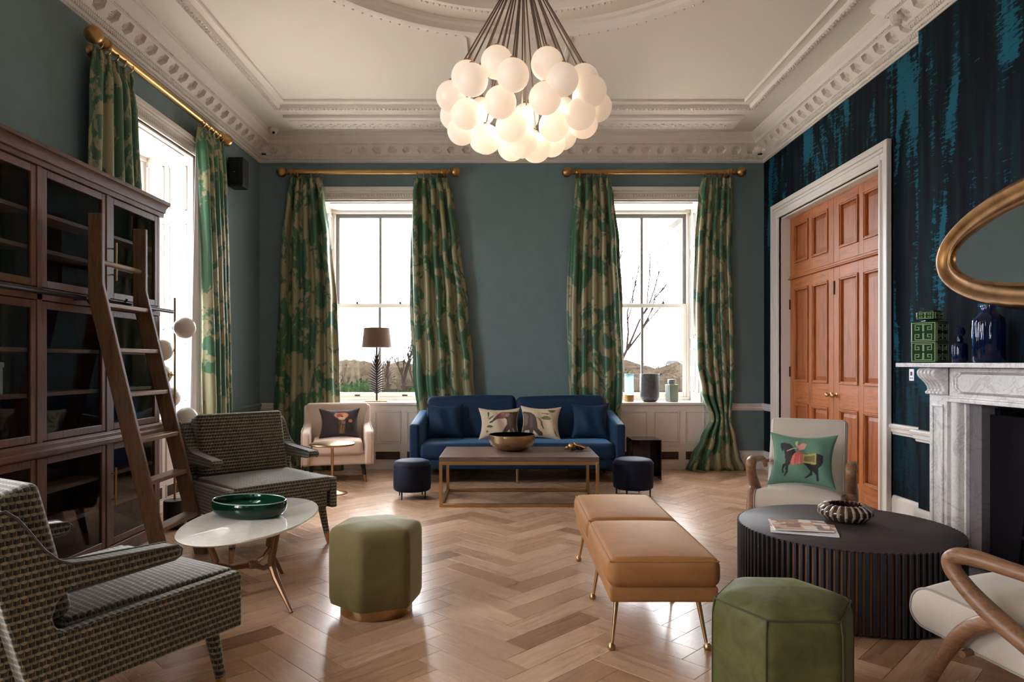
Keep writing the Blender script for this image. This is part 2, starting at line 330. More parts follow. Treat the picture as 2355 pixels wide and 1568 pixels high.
M = dict(
 wall=m_wall(), paper=m_wallpaper(), plank=m_plank(), damask=m_damask(), block=m_block(), frost=m_frost(),
 ceil=P('cream_ceiling_paint', (216, 210, 200), .8, spec=.2), white=P('white_gloss_paint', (216, 210, 204), .4, spec=.4), mould=P('white_plaster', (220, 214, 208), .7, spec=.25),
 groove=P('floor_joint', (104, 76, 58), .8), brass=P('brushed_brass', (186, 152, 110), .3, 1.0, var=.08, vscale=20), gold=P('antique_gold', (168, 132, 84), .35, 1.0, var=.2, vscale=14),
 polebrass=P('gilded_pole', (184, 148, 98), .34, 1.0, var=.1), bronze=P('hammered_bronze', (192, 164, 130), .28, 1.0, bump=.9, bscale=38), dbronze=P('dark_bronze', (52, 36, 27), .5, .4),
 black=P('black_metal', (18, 18, 20), .4, spec=.4), iron=P('cast_iron', (16, 13, 17), .9, 0, spec=.12), bglass=P('black_glass', (10, 10, 12), .06, spec=.6), plastic=P('black_plastic', (20, 20, 22), .5),
 sash=P('grey_sash_paint', (112, 110, 108), .5), glass=thin_glass('window_glass'), cabglass=thin_glass('cabinet_glass', (225, 228, 230)),
 book=wood('walnut_bookcase', (102, 67, 46), (64, 40, 27), (30, 3, 3), .5), bookv=wood('walnut_upright', (102, 67, 46), (64, 40, 27), (30, 30, 2.5), .5), bookin=P('bookcase_back', (36, 30, 34), .6), shelf=wood('walnut_shelf', (156, 120, 92), (112, 82, 62), (30, 3, 30), .5),
 ladder=wood('ladder_oak', (118, 88, 66), (78, 54, 40), (26, 26, 3), .5), rung=wood('ladder_tread_oak', (150, 120, 98), (104, 78, 62), (26, 4, 26), .5),
 door=wood('orange_oak_stile', (172, 102, 54), (124, 68, 34), (16, 16, 1.6), .5), doorh=wood('orange_oak_rail', (176, 104, 56), (128, 72, 36), (16, 1.6, 16), .5), doorp=wood('orange_oak_panel', (162, 92, 48), (116, 62, 30), (12, 12, 1.2), .5),
 mantel=m_marble('veined_white_marble', (226, 221, 217), (134, 130, 132)), slip=m_marble('grey_marble', (112, 106, 108), (70, 66, 70)), topm=m_marble('white_marble_top', (240, 236, 231), (214, 208, 204), .12),
 sofa=m_velvet('blue_velvet', (19, 45, 73), 1.0, .12, (110, 160, 205)), bluecush=m_velvet('blue_velvet_cushion', (18, 46, 74), .5, .15, (80, 130, 180)), navy=m_velvet('navy_velvet', (13, 19, 38), .7, .12, (70, 105, 160)),
 orange=m_velvet('ochre_velvet', (150, 102, 60), .45, .10, (230, 190, 140)), green1=m_velvet('sage_velvet', (112, 101, 65), .9, .10, (204, 200, 168)), green2=m_velvet('moss_velvet', (80, 80, 45), .35, .25, (140, 150, 96), 9),
 pink=m_fabric('blush_upholstery', (216, 192, 176), 500, .05, .5), linen=m_fabric('oatmeal_linen', (186, 174, 160), 420, .14), piping=P('linen_piping', (200, 190, 178), .8), dpiping=P('grey_piping', (150, 142, 134), .8), bpiping=P('dark_piping', (84, 84, 78), .6),
 walnut=wood('walnut_arm', (132, 94, 66), (86, 58, 40), (34, 5, 34), .42), tabtop=wood('dark_plank_top', (112, 92, 82), (70, 54, 48), (2.2, 26, 26), .4),
 fluted=P('black_fluted_wood', (34, 31, 32), .5, var=.1), flutegap=wood('brown_slat_back', (140, 96, 66), (100, 66, 46), (20, 20, 2)), blacktop=wood('black_oak_top', (60, 52, 51), (44, 38, 38), (3, 22, 22), .6, spec=.25),
 greenglass=P('bottle_green_glass', (22, 78, 58), .05, trans=.75, ior=1.45), blueglass=P('cobalt_glass', (16, 44, 96), .05, trans=.8), tealglass=P('teal_glass', (178, 200, 202), .1, trans=.75),
 jar=P('green_glazed_ceramic', (30, 60, 36), .15, spec=.6), jarline=P('pale_key_relief', (142, 160, 112), .3), vase=P('grey_textured_glaze', (84, 88, 92), .3, bump=.9, bscale=70, var=.25, vscale=40), tin=P('sage_grey_ceramic', (116, 126, 116), .4),
 seam=P('moss_seam', (62, 62, 34), .8), shade=P('taupe_lampshade', (112, 92, 82), .9), brownglaze=P('brown_glaze', (58, 36, 26), .15, spec=.6), creamglaze=P('grey_cream_glaze', (148, 132, 116), .25), dark=P('dark_stained_leg', (24, 22, 24), .5),
 grille=P('brown_vent_grille', (72, 52, 44), .6), linedc=P('white_curtain_lining', (224, 224, 224), .9), printm=m_print('printed_cotton'), paperm=m_print('printed_paper', .35),
 switch=P('white_switch_plate', (225, 225, 228), .3), gilt=P('bronzed_gilding', (134, 96, 58), .36, 1.0, var=.3, vscale=9), mirror=P('mirror_glass', (236, 240, 238), .02, 1.0), cable=P('braided_cable', (92, 78, 66), .6), camw=P('camera_white', (225, 222, 218), .4),
 gravel=P('pale_bounce_gravel', (186, 180, 168), .9, var=.12, vscale=3), lawn=P('winter_lawn', (46, 54, 22), .9, var=.3, vscale=.3), bark=P('bare_branch', (26, 21, 18), 1, spec=0), leaf=P('evergreen_leaf', (13, 21, 9), 1, spec=0, var=.4, vscale=3), scrub=P('brown_scrub', (36, 31, 25), 1, spec=0, var=.35, vscale=1.2),
 hill=P('hazy_hill', (44, 52, 62), .9), house=P('rendered_house', (84, 80, 78), .8), slate=P('slate_roof', (40, 40, 44), .7), stone=P('eave_stone', (78, 78, 80), .8), post=P('post_white', (220, 222, 222), .5),
)

# ------------------------------------------------------------------ room shell
XL, XR, YB, YF = -3.144, 3.30, 8.72, -2.2       # left, right, back wall faces; wall behind the camera
ZC = 4.22; XB, BY0, BY1 = 3.18, 2.24, 5.26      # ceiling; chimney breast face and its two ends
TW = .60
DY0, DY1, DZ = 5.97, 8.18, 3.09                 # door opening
FY0, FY1, FZ = 3.04, 4.46, 1.06                 # fireplace opening
WB = (-1.70, 1.845); WL = (6.22, 1.85, -.55); WF = (); HW, WZ0, WZ1 = .66, .85, 3.43   # window centres, half width, sill and head heights; last two WL added for daylight
S.cycles.use_denoising = True
S.cycles.max_bounces = 10; S.cycles.diffuse_bounces = 6; S.cycles.transparent_max_bounces = 16

def holed(mb, axis, f0, f1, a0, a1, z0, z1, holes):
    """a wall from a0 to a1 along its length with rectangular holes (a, b, zlo, zhi)"""
    def bx(p, q, zl, zh):
        if q-p < 1e-4 or zh-zl < 1e-4: return
        if axis == 'x': mb.box(p, q, f0, f1, zl, zh)
        else: mb.box(f0, f1, p, q, zl, zh)
    cur = a0
    for a, b, zl, zh in sorted(holes):
        bx(cur, a, z0, z1); bx(a, b, z0, zl); bx(a, b, zh, z1); cur = b
    bx(cur, a1, z0, z1)
mb = MB(); holed(mb, 'x', YB, YB+TW, XL-TW, XR+TW, -.05, ZC+.1, [(c-HW, c+HW, WZ0-.03, WZ1) for c in WB]); struct(mb.build('wall_back', M['wall'], ang=0))
mb = MB(); holed(mb, 'y', XL-TW, XL, YF, YB, -.05, ZC+.1, [(c-HW, c+HW, WZ0-.03, WZ1) for c in WL]); struct(mb.build('wall_left', M['wall'], ang=0))
mb = MB(); holed(mb, 'y', XR, XR+TW, YF, YB, -.05, ZC+.1, [(DY0, DY1, -.05, DZ), (FY0, FY1, -.05, FZ)])
mb.box(XR+.45, XR+TW, FY0, FY1, -.05, FZ); mb.box(XR+.2, XR+TW, DY0, DY1, -.05, DZ)  # second box: unseen board added behind the door to block stray daylight
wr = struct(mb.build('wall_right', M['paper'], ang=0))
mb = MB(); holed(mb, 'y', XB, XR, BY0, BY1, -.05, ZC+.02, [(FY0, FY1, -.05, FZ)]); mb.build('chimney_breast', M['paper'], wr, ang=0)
mb = MB(); holed(mb, 'x', YF-TW, YF, XL-TW, XR+TW, -.05, ZC+.1, [(c-HW, c+HW, WZ0-.03, WZ1) for c in WF]); struct(mb.build('wall_front', M['wall'], ang=0))
cl = struct(MB().box(XL-TW, XR+TW, YF-TW, YB+TW, ZC, ZC+.2).build('ceiling', M['ceil'], ang=0))

# ------------------------------------------------------------------ herringbone oak floor
fl = struct(MB().box(XL-TW, XR+TW, YF-TW, YB+TW, -.06, -.012).build('floor', M['groove'], ang=0))
PW, PN = .142, 4; PLN = PW*PN; TH = .012
def plank_mesh(mb, M4=None):
    a, b, e, gp = PLN/2-.0006, PW/2-.0006, .0010, 0
    vs = [(-a,-b,-TH),(a,-b,-TH),(a,b,-TH),(-a,b,-TH),(-a,-b,-e),(a,-b,-e),(a,b,-e),(-a,b,-e),(-a+e,-b+e,0),(a-e,-b+e,0),(a-e,b-e,0),(-a+e,b-e,0)]
    fs = [(0,1,5,4),(1,2,6,5),(2,3,7,6),(3,0,4,7),(4,5,9,8),(5,6,10,9),(6,7,11,10),(7,4,8,11),(8,9,10,11)]
    uv0 = [(v[0], v[1]) for v in vs]
    if M4 is not None: vs = [tuple(M4 @ Vector(v)) for v in vs]
    o = len(mb.v); mb.add(vs, fs); mb.uvp += uv0
    return mb
spots = []
c45 = cos(R(45))
for k in range(-120, 160):
    for m_ in range(-30, 30):
        for kind in (0, 1):
            if kind == 0: a, b, rot = (k+2*PN*m_+PN/2)*PW, (k+.5)*PW, 0
            else: a, b, rot = (2*PN-1+k+2*PN*m_+.5)*PW, (k+PN/2)*PW, 90
            x, y = (a-b)*c45+.10, (a+b)*c45            # rotated by 45 degrees: the zigzags run towards the windows
            if XL-.25 < x < XR+.35 and YF < y < YB+.2: spots.append((x, y, R(rot+45)))
def seen(s):
    x, y, r = s
    if y < 2.4: return 9e9
    px = CX+F*x/y
    return y if -80 < px < 2435 and y > 2.55 else 500+y
spots.sort(key=seen)
mb = MB(); mb.uvp = []; plank_mesh(mb); first = mb.build('plank', M['plank'], fl, ang=0, recalc=False)
def set_uv(o, uvp):
    me = o.data; d = [0.0]*(2*len(me.loops))
    for l in me.loops: d[2*l.index], d[2*l.index+1] = uvp[l.vertex_index]
    me.uv_layers[0].data.foreach_set('uv', d)
set_uv(first, mb.uvp)
for i, (x, y, r) in enumerate(spots[:300]):
    o = first if i == 0 else inst(first, fl)
    o.location = (x, y, 0); o.rotation_euler = (0, 0, r)
mb = MB(); mb.uvp = []
for x, y, r in spots[300:]: plank_mesh(mb, Matrix.Translation((x, y, 0)) @ Matrix.Rotation(r, 4, 'Z'))
o = mb.build('planking', M['plank'], fl, ang=0, recalc=False); set_uv(o, mb.uvp); o['kind'] = 'stuff'

# ------------------------------------------------------------------ cornice with hexagonal coffers
def loop(p):
    return {'left': [(XL+p, YF), (XL+p, YB-p)], 'back': [(XL+p, YB-p), (XR-p, YB-p)],
            'right': [(XR-p, YB-p), (XR-p, BY1+p), (XB-p, BY1+p), (XB-p, BY0-p), (XR-p, BY0-p), (XR-p, YF)]}
def sweep(mb, prof, side):
    rows = [[(x, y, z) for x, y in loop(p)[side]] for p, z in prof]; n = len(rows[0])
    vs = [q for r in rows for q in r]
    return mb.add(vs, [(i*n+k, i*n+k+1, (i+1)*n+k+1, (i+1)*n+k) for i in range(len(prof)-1) for k in range(n-1)])
PA = [(0, 3.905), (.012, 3.905), (.018, 3.914), (.022, 3.925), (.027, 3.935), (.034, 3.94), (.038, 3.968), (.046, 3.974), (.050, 3.988), (.055, 3.992)]
PBf = [(.155, 4.085), (.166, 4.085), (.166, 4.100), (.176, 4.106), (.188, 4.130), (.228, 4.155), (.240, 4.175), (.240, 4.20), (.247, 4.205), (.247, 4.22)]
hl, hw2, s0, s1 = .095, .0683, .055, .155; TAU = math.atan2(.093, .10)
mbc = MB(); zc0 = 0.0; d_ = .035
hexo = [(.034, -.054), (.064, 0), (.034, .054), (-.034, .054), (-.064, 0), (-.034, -.054)]
vs = [(-hl, -hw2, 0), (hl, -hw2, 0), (hl, hw2, 0), (-hl, hw2, 0)]+[(x, y, 0) for x, y in hexo]+[(x*.86, y*.86, d_) for x, y in hexo]
fs = [(0, 1, 4, 9), (1, 2, 5), (1, 5, 4), (2, 6, 5), (2, 3, 7, 6), (3, 0, 8), (3, 8, 7), (0, 9, 8)]+[(4+i, 4+(i+1) % 6, 10+(i+1) % 6, 10+i) for i in range(6)]+[(10, 11, 12, 13, 14, 15)]
mbc.add(vs, fs)
for k in range(6): mbc.sphere((.017*cos(k*PI/3), .017*sin(k*PI/3), d_-.004), .011, 6)
mbc.sphere((0, 0, d_-.008), .010, 6)
coffer = None
for ti, side in enumerate(('left', 'back', 'right')):
    mb = MB(); sweep(mb, PA, side); sweep(mb, [(.03, 4.02), (.13, 4.113)], side); sweep(mb, PBf, side); t = struct(mb.build('trim_%d' % (ti+1), M['mould'], ang=30, recalc=False), 'white plaster cornice')
    segs = loop((s0+s1)/2)[side]; dm = MB()
    for q in range(len(segs)-1):
        (x0, y0), (x1, y1) = segs[q], segs[q+1]; L = math.hypot(x1-x0, y1-y0); ux, uy = (x1-x0)/L, (y1-y0)/L; rz = math.atan2(uy, ux)
        n = max(1, round(L/.19)); step = L/n
        if L > .3:
            for i in range(n):
                x, y = x0+ux*(i+.5)*step, y0+uy*(i+.5)*step
                if y < 1.0: continue
                if coffer is None: coffer = mbc.build('coffer', M['mould'], t, ang=30, recalc=False); o = coffer
                else: o = inst(coffer, t)
                o.location = (x, y, 4.0385); o.rotation_euler = (-TAU, 0, rz); o.scale = (step/(2*hl), 1, 1)
        (a0, b0), (a1, b1) = loop(.042)[side][q], loop(.042)[side][q+1]; Ld = math.hypot(a1-a0, b1-b0); nd = int(Ld/.026)
        (e0, f0), (e1, f1) = loop(.022)[side][q], loop(.022)[side][q+1]
        for i in range(nd):
            tt = (i+.5)/nd; x, y = a0+(a1-a0)*tt, b0+(b1-b0)*tt
            if y < .8: continue
            dm.bar((x-ux*.007, y-uy*.007, 3.954), (x+ux*.007, y+uy*.007, 3.954), .018, .026)
            x, y = e0+(e1-e0)*tt, f0+(f1-f0)*tt; dm.bar((x-ux*.009, y-uy*.009, 3.918), (x+ux*.009, y+uy*.009, 3.918), .012, .012)
            x, y = loop(.052)[side][q][0]+(loop(.052)[side][q+1][0]-loop(.052)[side][q][0])*tt, loop(.052)[side][q][1]+(loop(.052)[side][q+1][1]-loop(.052)[side][q][1])*tt
            dm.bar((x-ux*.008, y-uy*.008, 3.984), (x+ux*.008, y+uy*.008, 3.984), .012, .014)
            x, y = loop(.170)[side][q][0]+(loop(.170)[side][q+1][0]-loop(.170)[side][q][0])*tt, loop(.170)[side][q][1]+(loop(.170)[side][q+1][1]-loop(.170)[side][q][1])*tt
            dm.bar((x-ux*.008, y-uy*.008, 4.098), (x+ux*.008, y+uy*.008, 4.098), .012, .012)
    # corner squares of the soffit
    o = dm.build('dentil_row', M['mould'], t, ang=0, recalc=False); o['kind'] = 'stuff'
    if side != 'left':
        cm = MB()
        for (x, y) in ([(XL+.105, YB-.105), (XR-.105, YB-.105)] if side == 'back' else [(XR-.105, BY1+.105), (XB-.105, BY1+.105)]): cm.sphere((x, y, 4.06), .06, 12)
        cm.build('corner_block', M['mould'], t, ang=0)

# ------------------------------------------------------------------ ceiling mouldings
def frame_sweep(mb, x0, x1, y0, y1, prof):
    """rectangular moulding on the ceiling: (inset, drop) profile, inset measured inwards"""
    rows = [[(x0+p, y0+p, ZC-d), (x1-p, y0+p, ZC-d), (x1-p, y1-p, ZC-d), (x0+p, y1-p, ZC-d)] for p, d in prof]
    vs = [q for r in rows for q in r]
    return mb.add(vs, [(i*4+k, i*4+(k+1) % 4, (i+1)*4+(k+1) % 4, (i+1)*4+k) for i in range(len(prof)-1) for k in range(4)])
CXC, CYC = .10, 3.93
RX0, RX1, RY1 = -2.60, 2.80, 7.68; RY0 = 2*CYC-RY1
def beads(mb, x0, x1, y0, y1, sp, r, d, ylim=0.6):
    for (ax, ay, bx_, by) in ((x0, y1, x1, y1), (x0, y0, x0, y1), (x1, y0, x1, y1)):
        L = math.hypot(bx_-ax, by-ay); n = int(L/sp)
        for i in range(n):
            x, y = ax+(bx_-ax)*(i+.5)/n, ay+(by-ay)*(i+.5)/n
            if y > 2.6: mb.sphere((x, y, ZC-d), r, 6)
t4 = struct(frame_sweep(MB(), RX0, RX1, RY0, RY1, [(0, 0), (.004, .014), (.03, .02), (.05, .034), (.075, .034), (.085, .016), (.09, .0)]).build('trim_4', M['mould'], ang=30, recalc=False), 'outer rectangular ceiling moulding')
frame_sweep(MB(), RX0+.15, RX1-.17, RY0+.2, RY1-.22, [(0, 0), (.004, .016), (.02, .024), (.03, .016), (.034, .0)]).build('inner_moulding', M['mould'], t4, ang=30, recalc=False)
b_ = MB(); beads(b_, RX0+.022, RX1-.022, RY0, RY1-.022, .03, .013, .022); beads(b_, RX0+.060, RX1-.060, RY0, RY1-.060, .045, .016, .036); o = b_.build('bead_row', M['mould'], t4, ang=60, recalc=False); o['kind'] = 'stuff'
BX0, BX1, BYa, BYb = -2.58, 2.76, 7.90, 8.28
t5 = struct(frame_sweep(MB(), BX0, BX1, BYa, BYb, [(0, 0), (.004, .03), (.03, .04), (.05, .04), (.06, .05), (.19, .05)]).build('trim_5', M['mould'], ang=30, recalc=False), 'ornamented ceiling band above the windows')
b_ = MB()
for i in range(150):
    x = BX0+.05+(BX1-BX0-.1)*(i+.5)/150; b_.sphere((x, BYb-.045, ZC-.042), .012, 6)
for i in range(52):
    x = BX0+.12+(BX1-BX0-.24)*(i+.5)/52
    b_.sphere((x, (BYa+BYb)/2+.02, ZC-.05), .026, 8, (1, 1.2, .6)); b_.sphere((x+.05, (BYa+BYb)/2-.03, ZC-.05), .020, 8, (1.3, .7, .6)); b_.sphere((x+.05, (BYa+BYb)/2+.06, ZC-.05), .016, 8, (1.3, .7, .6))
o = b_.build('rosette_row', M['mould'], t5, ang=60, recalc=False); o['kind'] = 'stuff'
def ring(mb, prof, n=96):
    vs = [(CXC+r*cos(2*PI*k/n), CYC+r*sin(2*PI*k/n), ZC-d) for r, d in prof for k in range(n)]
    return mb.add(vs, [(i*n+k, i*n+(k+1) % n, (i+1)*n+(k+1) % n, (i+1)*n+k) for i in range(len(prof)-1) for k in range(n)])
t6 = struct(ring(MB(), [(2.04, 0), (2.035, .03), (2.0, .04), (1.97, .075), (1.93, .085), (1.88, .075), (1.86, .04), (1.83, .03), (1.825, 0)]).build('trim_6', M['mould'], ang=30, recalc=False), 'large circular ceiling moulding')
ring(MB(), [(1.60, 0), (1.595, .03), (1.56, .05), (1.52, .05), (1.50, .02), (1.495, 0)]).build('inner_ring', M['mould'], t6, ang=30, recalc=False)
b_ = MB()
for i in range(360):
    a = 2*PI*i/360; b_.sphere((CXC+2.015*cos(a), CYC+2.015*sin(a), ZC-.038), .012, 6)
for i in range(200):
    a = 2*PI*i/200; b_.sphere((CXC+1.58*cos(a), CYC+1.58*sin(a), ZC-.045), .014, 6)
for i in range(150):
    a = 2*PI*i/150; b_.sphere((CXC+1.25*cos(a), CYC+1.25*sin(a), ZC-.01), .03, 6, (1, 1, .6))
for i in range(150):
    a = 2*PI*i/150; b_.sphere((CXC+1.95*cos(a), CYC+1.95*sin(a), ZC-.08), .012, 6)
o = b_.build('bead_row', M['mould'], t6, ang=60, recalc=False); o['kind'] = 'stuff'
rb = MB()
for x in (-.46, -.26, .26, .46):
    for sg in (-1, 1): rb.bar((CXC+x, CYC+sg*1.98, ZC-.010), (CXC+x, CYC+sg*(RY1-CYC-.24), ZC-.010), .03, .022)
rb.build('radial_fillet', M['mould'], t6, ang=0)

# ------------------------------------------------------------------ baseboards and dado rails
BP = [(0, .235), (.012, .23), (.018, .215), (.022, .195), (.022, 0)]
DP = [(0, .748), (.012, .748), (.016, .765), (.028, .772), (.030, .80), (.042, .806), (.048, .825), (.036, .838), (.0, .84)]
def run(mb, prof, side_pts):
    """side_pts(p): list of points for inset p"""
    rows = [[(x, y, z) for x, y in side_pts(p)] for p, z in prof]; n = len(rows[0])
    return mb.add([q for r in rows for q in r], [(i*n+k, i*n+k+1, (i+1)*n+k+1, (i+1)*n+k) for i in range(len(prof)-1) for k in range(n-1)])
AW = .80                                    # half width of the panelled aprons
mb = MB(); md = MB()
for pr, m_ in ((BP, mb), (DP, md)):
    run(m_, pr, lambda p: [(XL+p, YF), (XL+p, WL[2]-AW)]); run(m_, pr, lambda p: [(XL+p, WL[2]+AW), (XL+p, WL[1]-AW)]); run(m_, pr, lambda p: [(XL+p, WL[1]+AW), (XL+p, WL[0]-AW)]); run(m_, pr, lambda p: [(XL+p, WL[0]+AW), (XL+p, YB-p)])
struct(mb.build('baseboard_left', M['wall'], ang=30, recalc=False)); struct(md.build('trim_7', M['wall'], ang=30, recalc=False), 'dado rail on the left wall')
mb = MB(); md = MB()
for pr, m_ in ((BP, mb), (DP, md)):
    run(m_, pr, lambda p: [(XL+p, YB-p), (WB[0]-AW, YB-p)]); run(m_, pr, lambda p: [(WB[0]+AW, YB-p), (WB[1]-AW, YB-p)]); run(m_, pr, lambda p: [(WB[1]+AW, YB-p), (XR-p, YB-p)])
struct(mb.build('baseboard_back', M['white'], ang=30, recalc=False)); struct(md.build('trim_8', M['white'], ang=30, recalc=False), 'dado rail on the back wall')
mb = MB(); md = MB()
for pr, m_ in ((BP, mb), (DP, md)):
    run(m_, pr, lambda p: [(XR-p, YB-p), (XR-p, DY1+.17)]); run(m_, pr, lambda p: [(XR-p, DY0-.17), (XR-p, BY1+p), (XB-p, BY1+p), (XB-p, 4.83)]); run(m_, pr, lambda p: [(XB-p, 2.67), (XB-p, BY0-p), (XR-p, BY0-p), (XR-p, YF)])
struct(mb.build('baseboard_right', M['white'], ang=30, recalc=False)); struct(md.build('trim_9', M['white'], ang=30, recalc=False), 'dado rail on the right wall')

# ------------------------------------------------------------------ windows
def rect_frame(mb, x0, x1, z0, z1, w, y0, y1):
    mb.box(x0, x1, y0, y1, z0, z0+w); mb.box(x0, x1, y0, y1, z1-w, z1); mb.box(x0, x0+w, y0, y1, z0+w, z1-w); mb.box(x1-w, x1, y0, y1, z0+w, z1-w); return mb
def window(n, loc, rz):
    r = sroot('window_%d' % n, loc, rz)
    W, H0, H1 = HW, WZ0, WZ1
    mb = MB()                                                     # architrave
    for sg in (-1, 1):
        for a, b, p in ((0, .16, .025), (.10, .16, .05), (0, .03, .035)): mb.box(*sorted((sg*(W+a), sg*(W+b))), -p, 0, .0, H1+.0)
    for a, b, p in ((0, .16, .025), (.11, .16, .065), (0, .03, .035), (.085, .11, .045)): mb.box(-W-.16, W+.16, -p, 0, H1+a, H1+b)
    mb.build('architrave', M['white'], r, bevel=.006)
    mb = MB()
    for i in range(44):
        x = -W-.10+(2*W+.2)*(i+.5)/44; mb.sphere((x, -.028, H1+.056), .017, 6, (.8, .6, 1.2))
    o = mb.build('carved_band', M['white'], r, ang=60, recalc=False); o['kind'] = 'stuff'
    for sg in (-1, 1):                                            # panelled reveals
        mb = MB(); a, b = sorted((sg*W, sg*(W-.018))); mb.box(a, b, 0, TW, H0, H1); rv = mb.build('reveal', M['white'], r, ang=0)
        mb = MB(); c, d = sorted((sg*(W-.018), sg*(W-.03)))
        for z0, z1 in ((H0+.12, 1.55), (1.68, 2.75), (2.88, H1-.1)):
            for y0, y1 in ((.06, .25), (.29, .46)):
                mb.box(c, d, y0, y1, z0, z0+.018); mb.box(c, d, y0, y1, z1-.018, z1); mb.box(c, d, y0, y0+.018, z0, z1); mb.box(c, d, y1-.018, y1, z0, z1)
        mb.build('shutter_panel', M['white'], rv, bevel=.004)
    mb = MB(); mb.box(-W+.018, W-.018, 0, TW, H1-.018, H1); mb.box(-W+.1, W-.1, .05, .45, H1-.03, H1-.018); mb.box(-W+.018, W-.018, .46, .50, H1-.06, H1-.018); mb.build('head_lining', M['white'], r, bevel=.004)
    MB().box(-W-.13, W+.13, -.055, .03, H0-.035, H0).box(-W+.018, W-.018, .03, .56, H0-.03, H0).build('sill', M['white'], r, bevel=.008)
    ys = .53; xi = W-.018
    rect_frame(MB(), -xi, xi, H0, H1-.018, .045, ys-.05, ys+.07).build('sash_box', M['white'], r, bevel=.004)
    xi -= .045; zm = 2.13
    for nm, z0, z1, y in (('upper_sash', zm-.02, H1-.063, ys+.02), ('lower_sash', H0+.045, zm+.02, ys-.02)):
        mb = MB(); mb.box(-xi, -xi+.045, y-.018, y+.018, z0, z1); mb.box(xi-.045, xi, y-.018, y+.018, z0, z1)
        lo, hi = (.05, .05) if nm == 'upper_sash' else (.06, .05)
        mb.box(-xi+.045, xi-.045, y-.018, y+.018, z0, z0+lo); mb.box(-xi+.045, xi-.045, y-.018, y+.018, z1-hi, z1)
        s_ = mb.build(nm, M['sash'] if nm == 'upper_sash' else M['white'], r, bevel=.004)
        MB().box(-.017, .017, y-.016, y+.016, z0+lo, z1-hi).build('glazing_bar', M['sash'], s_, bevel=.004)
        for sg in (-1, 1):
            a, b = sorted((sg*.017, sg*(xi-.045))); MB().box(a, b, y-.002, y+.002, z0+lo, z1-hi).build('pane', M['glass'], s_, ang=0)
        if nm == 'lower_sash':
            for x in (-.30, .28):
                MB().sphere((x, y-.03, z1+.012), .016, 10).tube([(x, y-.03, z1+.02), (x+.004, y-.035, z1+.075)], [.006, .004], 6).build('sash_fastener', M['black'], s_)
            for x in (-.30, .34): MB().box(x-.035, x+.035, y-.03, y-.018, z0+.012, z0+.03).build('sash_lift', M['black'], s_)
    # panelled apron below the sill, with vent grilles
    ap = MB().box(-AW, AW, -.03, 0, 0, H0-.035).build('apron', M['white'], r, ang=0)
    for i in range(4):
        c = -.60+i*.40; mb = MB()
        rect_frame(mb, c-.165, c+.165, .33, .745, .016, -.040, -.03); rect_frame(mb, c-.145, c+.145, .35, .725, .008, -.036, -.03); mb.build('panel_moulding', M['white'], ap, bevel=.003)
        mb = MB().box(c-.155, c+.155, -.034, -.03, .125, .225)
        for k in range(9): mb.box(c-.15, c+.15, -.038, -.034, .13+k*.0105, .134+k*.0105)
        mb.build('vent_grille', M['grille'], ap, ang=0); rect_frame(MB(), c-.165, c+.165, .115, .235, .01, -.038, -.03).build('vent_frame', M['white'], ap, ang=0)
    MB().box(-AW, AW, -.045, -.03, 0, .085).box(-AW, AW, -.04, -.03, .085, .1).build('skirting', M['white'], ap, bevel=.004)
    ld = bpy.data.lights.new('window_portal', 'AREA'); ld.shape = 'RECTANGLE'; ld.size = 2*W; ld.size_y = H1-H0; ld.cycles.is_portal = True
    lo_ = bpy.data.objects.new('window_portal', ld); C.objects.link(lo_); lo_.parent = r; lo_.location = (0, TW+.02, (H0+H1)/2); lo_.rotation_euler = (-PI/2, 0, 0)
    return r
window(1, (WB[0], YB, 0), 0); window(2, (WB[1], YB, 0), 0); window(3, (XL, WL[0], 0), PI/2); window(4, (XL, WL[1], 0), PI/2); window(5, (XL, WL[2], 0), PI/2)  # the last two are out of view, added to bring in more daylight

